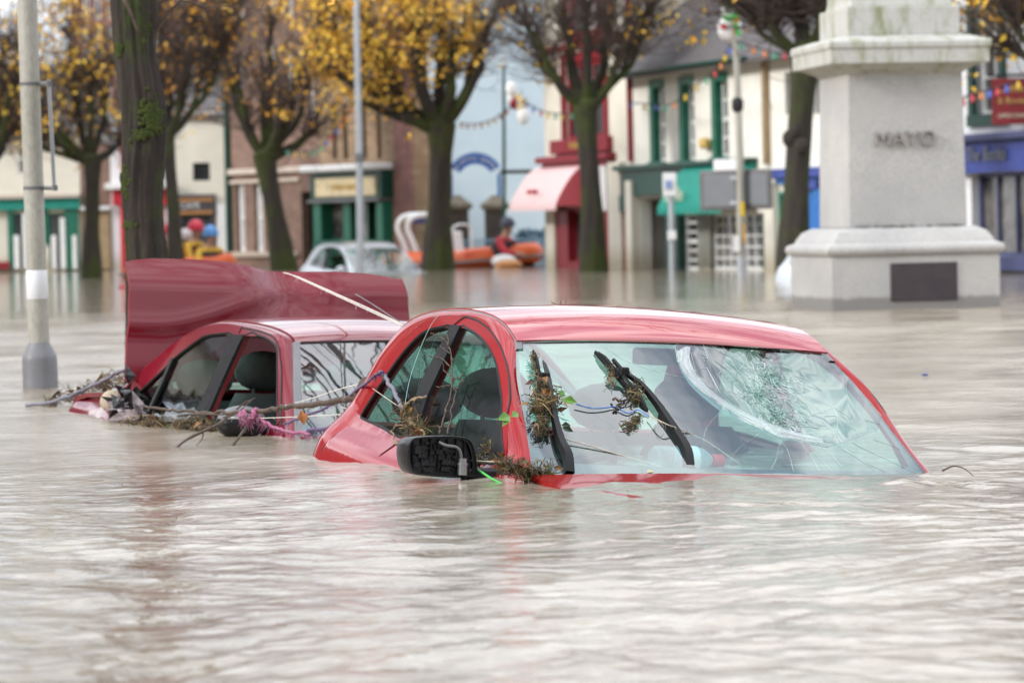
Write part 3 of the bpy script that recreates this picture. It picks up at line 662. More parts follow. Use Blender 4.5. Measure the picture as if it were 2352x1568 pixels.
# bottle on the dashboard
b0=loc(PA,PA.plane(*c3(178,1150),(1,0,0),-.36)); b1=loc(PA,PA.plane(*c3(655,1152),(1,0,0),-.36)); L=b1[1]-b0[1]
bo=PA.wor((-.36,b0[1],b0[2])); bt=empty('drinks_bottle',label='clear plastic bottle with red cap lying on the dashboard behind the windscreen',cat='bottle',mat=Matrix.Translation(Vector(tuple(bo)))@PA.M.to_3x3().to_4x4())
mb=MB(); mb.lathe([(.004,0),(.036,.004),(.043,.015),(.043,.06),(.040,.075),(.043,.09),(.043,L*.62),(.036,L*.72),(.018,L*.82),(.014,L*.84)],(0,0,0),20,'y'); mb.build('bottle_body',M['bottle'],bt)
mb=MB(); mb.lathe([(.0435,L*.40),(.0440,L*.41),(.0440,L*.60),(.0435,L*.61)],(0,0,0),20,'y'); mb.build('bottle_wrap',M['sticker'],bt)
mb=MB(); mb.lathe([(.019,L*.84),(.020,L*.85),(.020,L*.99),(.018,L)],(0,0,0),18,'y'); mb.build('bottle_cap',M['redcap'],bt)

# ------------------------------------------------------------------ monument
M['granite']=mat('pale_granite',(.50,.485,.46),.75,(.41,.40,.395),scale=1.4,grain=.22,bump=.2,bscale=60,dirt=((.22,.21,.20),.09,.03))
M['granite2']=mat('stained_granite',(.50,.49,.46),.8,(.24,.26,.13),scale=3.5,lo=.30,hi=.52,grain=.2,stretch=(2.5,2.5,.7))
M['letter']=mat('letter_granite',(.31,.29,.28),.8,(.23,.215,.205),scale=20)
M['plaque']=mat('bronze_plaque',(.050,.038,.042),.5,(.035,.026,.032),scale=6,bump=.3,bscale=50)
TH=math.radians(8.8)
mon_c=np.array([3.352,30.51,0.0])
mon=empty('monument',label='pale granite monument pedestal with raised lettering and a dark plaque',cat='monument',mat=Matrix.Translation(Vector(tuple(mon_c)))@Matrix.Rotation(TH,4,'Z'))
def ringbox(prof,cx=0,cy=0):           # stack of squares: (half width, z)
    mb=MB(); vs=[];fs=[]
    for h,z in prof: vs+=[(cx-h,cy-h,z),(cx+h,cy-h,z),(cx+h,cy+h,z),(cx-h,cy+h,z)]
    for i in range(len(prof)-1):
        for j in range(4): fs.append((i*4+j,i*4+(j+1)%4,(i+1)*4+(j+1)%4,(i+1)*4+j))
    fs.append((3,2,1,0)); k=4*(len(prof)-1); fs.append((k,k+1,k+2,k+3))
    return mb.add(vs,fs,False)
bv=[BEV(.012,2)]
ringbox([(.745,-.4),(.745,.462)]).build('plinth',M['granite'],mon,mods=bv)
ringbox([(.75,.462),(.772,.475),(.785,.51),(.775,.545),(.74,.56),(.715,.565),(.70,.60),(.66,.66),(.60,.69),(.575,.70)]).build('plinth_moulding',M['granite'],mon,mods=[BEV(.006,1)])
ringbox([(.525,.70),(.508,2.0),(.508,2.05)]).build('shaft',M['granite'],mon,mods=bv)
ringbox([(.51,2.02),(.54,2.045),(.60,2.075),(.64,2.095),(.70,2.10),(.70,2.225),(.715,2.235),(.715,2.285),(.70,2.30),(.55,2.345),(.50,2.345)]).build('cornice',M['granite2'],mon,mods=[BEV(.006,1)])
ringbox([(.50,2.345),(.50,2.60)]).build('upper_block',M['granite2'],mon,mods=bv)
ringbox([(.455,2.60),(.44,2.66),(.43,2.9),(.42,3.4)]).build('upper_block',M['granite2'],mon,mods=bv)
tx=MB(); text_mesh(tx,'MAYO',.185,Matrix.Translation((-.012,-.522,1.455))@Matrix.Rotation(PI/2,4,'X')@Matrix.Diagonal((1.05,1,1,1)),.028); tx.build('lettering',M['letter'],mon)
pq=MB(); pq.box((.068,-.748,.232),(.59,.02,.325)); pq.build('plaque',M['plaque'],mon,mods=[BEV(.004,1)])
ml=MB(); rg=random.Random(4)
for i in range(40): ml.ell((-.45+rg.random()*.95,-.55-rg.random()*.02,.703),(rg.uniform(.01,.05),.02,rg.uniform(.006,.016)),8,4)
ml.build('moss',mat('dark_moss',(.035,.035,.03),.9,(.07,.075,.04),scale=20),mon)

# ------------------------------------------------------------------ lamp post with base, near left
M['post']=mat('weathered_post_paint',(.42,.405,.36),.6,(.30,.29,.24),scale=3.0,lo=.3,hi=.6,grain=.12,stretch=(1,1,.35))
M['postbase']=mat('grey_steel_base',(.20,.20,.215),.5,(.15,.15,.16),scale=4,coat=.1)
M['band']=mat('white_band',(.72,.73,.75),.6,(.55,.56,.57),scale=9,lo=.25,hi=.4)
pb_=P(93.5,893,17.87); pt_=P(62,0,17.87); ax=(pt_-pb_)/(pt_[2]-pb_[2]); pb0=pb_-ax*pb_[2]
lp=empty('lamp_post',loc=pb0,label='tall weathered cream lamp post with wide grey base and white band',cat='lamp post')
A_z=lambda z: pb0+ax*z
mb=MB(); mb.tube([A_z(z) for z in (-.4,.14,.165,.172)],[.0905,.0905,.089,.086],28); mb.tube([A_z(z) for z in (.172,.19,.232,.24)],[.086,.078,.056,.053],28); mb.build('base',M['postbase'],lp,pb0)
mb=MB(); mb.tube([A_z(z) for z in (.235,.47,.9,1.3,1.9,2.6,4.5,6.0)],[.0535,.0525,.0520,.0517,.051,.0505,.045,.04],28); mb.build('pole',M['post'],lp,pb0)
mb=MB(); mb.tube([A_z(z) for z in (.462,.465,.606,.609)],[.0525,.0545,.054,.0525],28); mb.build('white_band',M['band'],lp,pb0)
bz1,bz2=(lambda p:p[2])(P(80,193,17.87)),(lambda p:p[2])(P(85,432,17.87))
br=MB()
for zz,x1 in ((bz1,112),(bz2,126)):
    c=A_z(zz); br.tube([c+[0,0,-.008],c+[0,0,.008]],.0535,24)
    e=P(x1,193 if zz==bz1 else 432,17.8); br.tube([c+[.045,-.01,0],e],[.011,.011],8); br.tube([e+[0,0,-.014],e+[0,0,.014]],.015,10)
br.build('bracket',M['greytrim'],lp,pb0)
br=MB(); br.tube([P(111,183,17.8),P(118,300,17.8),P(125,438,17.8)],.0105,10); br.build('bracket_bar',M['metal'],lp,pb0)

# ------------------------------------------------------------------ tree helpers
M['bark']=mat('mossy_bark',(.075,.055,.042),.9,(.03,.024,.02),scale=14,stretch=(1,1,.16),bump=.9,bscale=34,lo=.3,hi=.7)
def mossy(name,base,base2,moss,thr,scale=3.0,strz=.5):
    m=mat(name,base,.9,base2,scale=15,stretch=(1,1,.15),bump=.9,bscale=30,lo=.3,hi=.7); nd,lk=nodes(m); b=nd['Principled BSDF']; old=b.inputs['Base Color'].links[0].from_socket
    tc=nd.new('ShaderNodeTexCoord'); mp=nd.new('ShaderNodeMapping'); mp.inputs['Scale'].default_value=(1,1,strz); lk.new(tc.outputs['Object'],mp.inputs['Vector'])
    n=nd.new('ShaderNodeTexNoise'); n.inputs['Scale'].default_value=scale; n.inputs['Detail'].default_value=9; n.inputs['Roughness'].default_value=.7; lk.new(mp.outputs['Vector'],n.inputs['Vector'])
    r=ramp(nd,[(thr,(0,0,0)),(thr+.1,(1,1,1))]); lk.new(n.outputs['Fac'],r.inputs['Fac'])
    mx=nd.new('ShaderNodeMixRGB'); lk.new(r.outputs['Color'],mx.inputs['Fac']); lk.new(old,mx.inputs['Color1']); mx.inputs['Color2'].default_value=(*moss,1); lk.new(mx.outputs['Color'],b.inputs['Base Color']); return m
M['barknear']=mossy('near_bark',(.042,.030,.023),(.012,.009,.0075),(.028,.038,.005),.52,5.5)
M['barkfar']=mossy('far_bark',(.040,.030,.023),(.020,.016,.012),(.036,.047,.006),.46,1.6)
M['twigs']=mat('bare_twigs',(.095,.062,.048),.8,(.055,.038,.03),scale=3)
M['autumn']=mat('autumn_leaves',(.6,.3,.03),.6,island=[(0,(.55,.27,.03)),(.3,(.75,.40,.03)),(.65,(.85,.54,.05)),(1,(.70,.50,.06))])
M['autumn2']=mat('orange_leaves',(.5,.22,.03),.6,island=[(0,(.42,.19,.03)),(.4,(.65,.30,.03)),(.8,(.75,.42,.04)),(1,(.6,.42,.06))])
M['moss']=mat('moss',(.03,.05,.005),1.0,(.055,.065,.012),scale=30,bump=.8,bscale=80)

def tree(base, forkz, r0, lean, limbs, label, rng, leaves=None, leafmat=None, twig_n=16, twig_len=(.7,1.5), group='pollarded street trees along the flooded street', knots=(), extra=None, trunk_mat=None):
    """limbs: list of (end offset from fork, radius). Each limb carries knuckles that throw out fans of thin twigs."""
    base=np.array(base,float); root=empty('street_tree',loc=base,label=label,cat='tree',group=group)
    fork=base+np.array([lean[0],lean[1],forkz])
    mb=MB(); n=28; N=14; rows=[]
    for i in range(N+1):
        t=-.08+1.08*i/N; c=base+(fork-base)*t+np.array([.05*math.sin(3*t+base[0]),0,0])*min(1,max(0,t))
        rr=r0*(1.25-.42*min(1,max(0,t)*2.2)+.0*t) if t<.45 else r0*(.83+.25*max(0,(t-.75)/.25)**1.5)
        rows.append([c+np.array([math.cos(a),math.sin(a),0])*rr*(1+.07*math.sin(3*a+5*t+base[0])+.05*math.sin(7*a-9*t)+rng.uniform(-.02,.02)) for a in np.linspace(0,2*PI,n,endpoint=False)])
    rows=[r+[r[0]] for r in rows]; mb.grid(rows)
    mb.ell(fork,(r0*1.05,r0*1.05,r0*.9),14,8)
    for (dz,da,rk) in knots:
        c=base+(fork-base)*dz; mb.ell(c+np.array([math.cos(da),math.sin(da),0])*r0*.75,(rk,rk,rk*1.15),12,8)
    mb.build('trunk',trunk_mat or M['barkfar'],root,base,angle=0)
    lm=MB(); tw=MB(); tips=[]
    for off,rl in limbs:
        off=np.array(off,float); mid=off*.45+np.array([off[0]*.18,off[1]*.18,-abs(off[2])*.06])
        pts=[np.array(p) for p in smooth_poly([fork+[0,0,-r0*.5],fork+mid,fork+off*.8+np.array([0,0,-.02]),fork+off],4)]
        for i in range(2,len(pts)-1): pts[i]=pts[i]+np.array([rng.uniform(-1,1),rng.uniform(-1,1),rng.uniform(-.5,.5)])*.05*np.linalg.norm(off)*.35
        lm.tube(pts,[rl*(1.2-.78*i/len(pts)) for i in range(len(pts))],8)
        knuckles=[pts[-1],pts[int(len(pts)*.72)],pts[int(len(pts)*.5)]]
        for ki,kp in enumerate(knuckles):
            lm.ell(kp,(rl*.62,rl*.62,rl*.6),8,6)
            nt=int(twig_n*(1.7 if ki==0 else 1.0))
            for q in range(nt):
                d=off/np.linalg.norm(off)*.55+np.array([rng.gauss(0,.62),rng.gauss(0,.62),rng.gauss(.42,.45)]); d/=np.linalg.norm(d)
                L=rng.uniform(*twig_len); p=[np.array(kp)]
                for sgm in range(5):
                    d=d+np.array([rng.gauss(0,.16),rng.gauss(0,.16),rng.gauss(.03,.12)]); d/=np.linalg.norm(d); p.append(p[-1]+d*L/5)
                r1=rng.uniform(.007,.015); tw.tube(p,[r1*(1-.7*i/5) for i in range(6)],3,False)
                tips.append((p,d))
                for sb in range(rng.randint(1,3)):                  # side shoots
                    b=p[rng.randint(1,4)]; dd=d*.4+np.array([rng.gauss(0,.6),rng.gauss(0,.6),rng.gauss(.2,.4)]); dd/=np.linalg.norm(dd); l2=L*rng.uniform(.25,.5)
                    e=b+dd*l2*.5; f=e+(dd+np.array([rng.gauss(0,.2),rng.gauss(0,.2),.1]))*l2*.5
                    tw.tube([b,e,f],[r1*.55,r1*.4,r1*.2],3,False); tips.append(([b,e,f],dd))
    lm.build('limbs',trunk_mat or M['barkfar'],root,base,angle=0)
    cr=tw.build('crown',M['twigs'],root,base,angle=0)
    if leaves:
        lf=MB(); cnt,bias=leaves; ok=[t for t in tips if rng.random()<bias(t[0][-1])]
        for i in range(cnt):
            if not ok: break
            p,d=ok[rng.randrange(len(ok))]; j=rng.randrange(max(1,len(p)-2),len(p)); 
            for q in range(rng.randint(1,4)):
                c=np.array(p[j])+np.array([rng.gauss(0,.07),rng.gauss(0,.07),rng.gauss(-.03,.07)])
                lf.leaf(c,(rng.gauss(0,1),rng.gauss(0,1),rng.gauss(-.6,.5)),rng.uniform(.05,.10),(rng.gauss(0,.6),rng.gauss(0,.6),1),rng.uniform(.07,.14))
        lf.build('leaves',leafmat or M['autumn'],cr,base,angle=0)
    return root,fork,tips

# nearest tree: mossy trunk rising behind the saloon's boot lid
D0=17.4
tr_px=[(341,900,106),(338,760,100),(336,640,98),(335,590,93),(328,505,88),(326,420,94),(330,337,100),(331,253,100),(313,126,92),(307,0,98),(304,-150,96),(300,-420,100)]
rows=[];rg=random.Random(11); tb=Wt(341,900); tb=np.array([P(341,900,D0)[0],D0,0.])
near=empty('street_tree',loc=tb,label='nearest mossy tree trunk rising right behind the open boot lid',cat='tree')
mb=MB(); n=72; cen=smooth_poly([(*P(a,b,D0),c*D0/FPX/2) for a,b,c in tr_px],10)
for i,(x,y,z,r) in enumerate(cen):
    row=[]
    for j in range(n):
        a=2*PI*j/n; k=1+.045*math.sin(9*a+1.5*math.sin(z*3))+.03*math.sin(17*a+3*math.sin(2.2*z))+.05*math.sin(3*a+2.3*z)+rg.uniform(-.022,.022)
        k+=.16*math.exp(-((z-1.9)/.10)**2)*max(0,math.cos(a-.2))+.10*math.exp(-((z-1.45)/.07)**2)*max(0,math.cos(a-2.6))+.06*math.exp(-((z-1.15)/.04)**2)*max(0,math.sin(3*a))
        row.append((x+math.cos(a)*r*k,y+math.sin(a)*r*k,z))
    rows.append(row+[row[0]])
mb.grid(rows,flip=True); mb.build('trunk',M['barknear'],near,tb,angle=0)
for (px,py,sx,sy,cnt) in ((350,262,24,30,190),(362,285,14,26,100),(290,420,10,40,90),(355,10,8,60,80),(276,115,8,24,60),(340,60,10,60,70),(330,310,20,12,60),(300,515,16,10,40)):
    ms=MB()
    for i in range(cnt):
        qx,qy=rg.gauss(px,sx*.5),rg.gauss(py,sy*.5); k=min(range(len(cen)),key=lambda q:abs(P(qx,qy,D0)[2]-cen[q][2])); cx,cyy,cz,cr_=cen[k]
        X0=P(qx,qy,D0)[0]-cx; 
        if abs(X0)>cr_*.99: continue
        yy=cyy-math.sqrt(max(0,cr_**2-X0**2)); s_=rg.uniform(.006,.016); ms.ell((cx+X0,yy,P(qx,qy,D0)[2]),(s_,s_*.7,s_*rg.uniform(.6,1.1)),6,4)
    if ms.v: ms.build('moss',M['moss'],near,tb)
bm_=MB(); TW=lambda pts,r,d=D0: bm_.tube(smooth_poly([P(a,b,d) for a,b in pts],3),[r*(1-.6*i/(3*len(pts)-3)) for i in range(3*(len(pts)-1)+1)],6)
TW([(352,82),(372,50),(395,22),(414,2),(430,-30),(470,-90)],.010); TW([(414,2),(445,8),(470,16),(520,15),(575,19),(612,24)],.005); TW([(475,-5),(470,14),(464,30),(452,48)],.004); TW([(412,3),(420,14),(424,30)],.003); TW([(612,-10),(600,20),(572,34)],.003)
TW([(272,120),(258,124),(244,128)],.004); TW([(285,0),(300,30),(318,78)],.012,D0-.14); TW([(640,-40),(700,-12),(760,4),(790,1),(812,6)],.004); TW([(380,35),(366,42)],.003)
for i in range(18):                                   # bare limbs and twigs above the frame
    a=rg.uniform(0,2*PI); z0=rg.uniform(3.0,5.4); c=np.array([cen[-1][0],D0,z0]); d=np.array([math.cos(a),math.sin(a),rg.uniform(.2,1.0)]); p=[c]
    for q in range(7): d=d+np.array([rg.gauss(0,.18),rg.gauss(0,.18),rg.gauss(.02,.15)]); d/=np.linalg.norm(d); p.append(p[-1]+d*.72)
    bm_.tube(p,[.035*(1-.12*q) for q in range(8)],6)
    for q in range(9):
        b=p[rg.randint(2,7)]; dd=d+np.array([rg.gauss(0,.7),rg.gauss(0,.7),rg.gauss(0,.5)]); bm_.tube([b,b+dd*.25,b+dd*.5+np.array([0,0,.05]),b+dd*.8],[.012,.009,.006,.003],4)
for k in range(7):                                    # long limbs arching over the cars
    d=np.array([1.0,-.75+.22*k,rg.uniform(.15,.4)]); p=[np.array([cen[-1][0],D0,3.6+.25*k])]
    for q in range(7): d=d+np.array([rg.gauss(0,.10),rg.gauss(0,.14),rg.gauss(-.01,.08)]); d/=np.linalg.norm(d); p.append(p[-1]+d*.75)
    bm_.tube(p,[.045*(1-.12*q) for q in range(8)],6)
    for q in range(26):
        b=p[rg.randint(2,7)]; dd=d*.5+np.array([rg.gauss(0,.7),rg.gauss(0,.7),rg.gauss(0,.5)]); c3_=b+dd*.5+np.array([rg.gauss(0,.08),rg.gauss(0,.08),.05]); bm_.tube([b,b+dd*.25,c3_,b+dd*.95],[.013,.010,.008,.004],4)
        e_=c3_+np.array([rg.gauss(0,.3),rg.gauss(0,.3),rg.gauss(0,.25)]); bm_.tube([c3_,e_],[.006,.003],3)
bm_.tube([(cen[-1][0],D0,3.0),(cen[-1][0],D0,4.4),(cen[-1][0]+.1,D0,5.6)],[.10,.08,.05],10)
bm_.build('branches',M['twig'],near,tb,angle=0)
yl=MB(); yl.leaf(P(797,-4,D0-.05),P(806,32,D0-.05)-P(797,-4,D0-.05),.062,(.2,-1,.2),.075,.1); yl.leaf(P(770,-6,D0),P(755,8,D0)-P(770,-6,D0),.05,(.1,-1,.3),.06,.1); yl.build('leaf',M['yleaf'],near,tb)

# ------------------------------------------------------------------ street trees in the distance
rt=random.Random(21)
def bt(px,py,d,forkpx,rpx,limbpx,label,leaves=None,leafmat=None,**kw):
    b=np.array([P(px,py,d)[0],d,0.]); f=P(*forkpx,d); lim=[]
    for (lx,ly,dy,rp) in limbpx:
        e=P(lx,max(ly,12),d); lim.append(((e[0]-f[0],dy,e[2]-f[2]),rp*d/FPX))
    return tree(b,f[2],rpx*d/FPX,(f[0]-b[0],0),lim,label,rt,leaves,leafmat,**kw)
T1=bt(1008,620,65,(1008,285),31,[(890,235,-.2,15),(880,150,.8,12),(950,90,-.6,15),(1010,40,.5,14),(1045,120,-.4,14),(1100,120,.3,15),(1140,30,-.5,12),(820,60,.2,11),(760,170,-.3,9),(740,60,.5,9),(930,-60,.3,11)],
  'thick mossy tree with bright yellow leaves beside the orange rescue boat',(1900,lambda p:1.0 if p[0]<-.45 and p[2]<5.5 else .04),M['autumn'],twig_n=20)
T2=bt(1362,618,58,(1350,240),27,[(1262,160,.2,12),(1215,70,-.4,9),(1300,60,.5,13),(1345,40,-.4,12),(1400,60,.4,11),(1425,130,-.2,12),(1470,60,.4,8),(1500,-30,0,7),(1180,-20,.3,7)],
  'nearly bare tree in front of the red and cream shop',(110,lambda p:.8 if p[0]<.75 or p[0]>2.1 else .08),M['autumn'],twig_n=19)
T3=bt(652,618,70,(612,355),26,[(560,270,.3,12),(540,180,-.4,9),(600,200,.4,11),(650,250,-.4,12),(720,300,.3,11),(690,180,-.3,10),(620,60,.4,9),(500,80,-.2,8),(730,120,.3,8)],
  'leaning tree in front of the brown sandstone building',(200,lambda p:.8 if p[2]>3.0 else .1),M['autumn2'],twig_n=17)
T4=bt(212,622,64,(207,365),20,[(130,330,.3,9),(90,240,-.4,7),(170,230,.3,8),(215,200,-.3,8),(270,330,.3,9),(250,150,.3,7),(60,130,-.3,7),(150,80,.3,7),(30,300,.2,6)],
  'tree thick with orange leaves beside the tall lamp post',(620,lambda p:1.0 if p[2]>1.9 else .2),M['autumn'],twig_n=18)
T5=bt(403,606,58,(386,310),17,[(350,230,.3,8),(420,200,-.3,8),(390,120,.3,8),(470,160,.3,7),(450,60,-.3,7),(360,40,.2,7),(510,90,.3,6),(540,20,.3,6)],
  'slim tree behind the nearest trunk in front of the cream shop',(260,lambda p:.8 if p[2]>2.4 else .15),M['autumn2'],twig_n=17)
T6=bt(1822,590,46,(1848,120),33,[(1780,60,.3,12),(1740,10,-.3,10),(1850,30,.3,16),(1830,-60,.3,12),(1890,-30,-.3,12),(1930,-60,.3,9),(1700,-30,.2,7)],
  'dark burred tree trunk half hidden by the monument',(60,lambda p:.5),M['autumn'],twig_n=20,knots=((.62,PI*1.1,.11),(.585,PI*1.55,.10),(.65,PI*1.3,.09)))
T7=bt(-40,640,60,(-40,380),18,[(20,300,.3,9),(40,200,-.3,8),(-30,180,.3,8),(10,120,.2,7),(-90,200,.3,7)],
  'tree with orange leaves cut off by the left edge of the view',(320,lambda p:.9),M['autumn'],twig_n=15)
T8=bt(2460,640,38,(2450,150),34,[(2330,110,.3,10),(2290,20,-.4,9),(2350,-40,.2,9),(2420,-60,.3,10),(2500,20,.3,10)],
  'tree whose twigs with yellow leaves reach in beside the monument top',(220,lambda p:.9),M['autumn'],twig_n=16)

# ------------------------------------------------------------------ buildings along the flooded street
def stuccomat(n,c,c2=None,**k): return mat(n,c,.85,c2 or tuple(q*.86 for q in c),scale=1.2,bump=.15,bscale=30,dirt=((c[0]*.62,c[1]*.58,c[2]*.5),.10,.35),**k)
M['cream']=stuccomat('cream_render',(.72,.68,.58)); M['white']=stuccomat('white_render',(.80,.78,.71)); M['cool']=stuccomat('cool_white_render',(.74,.75,.76)); M['blue']=stuccomat('pale_blue_render',(.50,.60,.66),(.45,.55,.62)); M['pinkish']=stuccomat('buff_render',(.55,.47,.40))
M['slate']=mat('roof_slate',(.105,.095,.095),.7,(.07,.06,.062),scale=6,stretch=(1,1,4),bump=.4,bscale=18)
M['green']=mat('green_paint',(.012,.14,.085),.4,(.010,.11,.07)); M['dgreen']=mat('dark_green_paint',(.006,.055,.038),.4); M['teal']=mat('teal_awning',(.008,.26,.20),.6,(.006,.21,.16))
M['maroon']=mat('maroon_paint',(.26,.012,.025),.4,(.20,.01,.02)); M['brred']=mat('bright_red_paint',(.52,.02,.035),.4); M['brown']=mat('brown_drainpipe',(.35,.25,.14),.6)
M['wpaint']=mat('white_paint',(.78,.78,.77),.5,(.70,.70,.69)); M['shop_dark']=mat('dark_doorway',(.012,.013,.012),.6,(.03,.025,.02),scale=2)
M['pane']=mat('window_pane',(.10,.115,.12),.06,(.05,.055,.06),scale=1.5,spec=.9); M['pane_l']=mat('mottled_shop_pane',(.15,.14,.13),.15,(.035,.03,.03),scale=2.2,spec=.8,lo=.4,hi=.6)  # pane_l: slightly paler pane colour with dark mottling
M['royal']=mat('royal_blue_paint',(.04,.07,.30),.5,(.035,.05,.22)); M['azure']=mat('azure_paint',(.02,.16,.48),.45,(.02,.12,.38)); M['signred']=mat('red_sign',(.24,.015,.02),.5,(.20,.012,.016)); M['navy']=mat('navy_mullion',(.06,.07,.17),.5)
M['creamsign']=mat('cream_sign',(.72,.60,.38),.6); M['gold']=mat('gold_letter',(.62,.42,.12),.6); M['pletter']=mat('pale_letter',(.70,.72,.55),.6); M['darksign']=mat('dark_sign',(.06,.055,.06),.5); M['orange']=mat('orange_line',(.40,.19,.06),.6)
def brick(name,c1,c2,mortar,sc=2.4):
    m=bpy.data.materials.new(name); m.use_nodes=True; nd,lk=nodes(m); b=nd['Principled BSDF']; b.inputs['Roughness'].default_value=.9
    tc=nd.new('ShaderNodeTexCoord'); sp=nd.new('ShaderNodeSeparateXYZ'); lk.new(tc.outputs['Object'],sp.inputs[0]); ad=nd.new('ShaderNodeMath'); ad.inputs[1].default_value=-.6; ad.operation='MULTIPLY_ADD'; lk.new(sp.outputs['Y'],ad.inputs[0]); lk.new(sp.outputs['X'],ad.inputs[2]); cb=nd.new('ShaderNodeCombineXYZ'); lk.new(ad.outputs[0],cb.inputs[0]); lk.new(sp.outputs['Z'],cb.inputs[1])
    t=nd.new('ShaderNodeTexBrick'); t.inputs['Scale'].default_value=sc; t.inputs['Color1'].default_value=(*c1,1); t.inputs['Color2'].default_value=(*c2,1); t.inputs['Mortar'].default_value=(*mortar,1); t.inputs['Mortar Size'].default_value=.012; lk.new(cb.outputs[0],t.inputs['Vector'])
    n=nd.new('ShaderNodeTexNoise'); n.inputs['Scale'].default_value=.9; n.inputs['Detail'].default_value=7; lk.new(tc.outputs['Object'],n.inputs['Vector']); r=ramp(nd,[(.35,(.65,.65,.65)),(.65,(1.12,1.1,1.08))]); lk.new(n.outputs['Fac'],r.inputs['Fac'])
    mx=nd.new('ShaderNodeMixRGB'); mx.blend_type='MULTIPLY'; mx.inputs['Fac'].default_value=1; lk.new(t.outputs['Color'],mx.inputs['Color1']); lk.new(r.outputs['Color'],mx.inputs['Color2']); lk.new(mx.outputs['Color'],b.inputs['Base Color']); return m
M['sand']=brick('brown_sandstone',(.27,.175,.135),(.21,.13,.10),(.16,.11,.09)); M['ochre']=brick('ochre_stone',(.34,.24,.15),(.25,.165,.10),(.19,.14,.10)); M['redstone']=brick('red_sandstone',(.30,.15,.13),(.23,.11,.10),(.18,.10,.09))
M['pierstone']=brick('dark_pier_stone',(.11,.09,.08),(.08,.065,.06),(.06,.05,.05),5); M['caps']=mat('pier_cap',(.26,.23,.18),.9,(.17,.15,.11),scale=8)

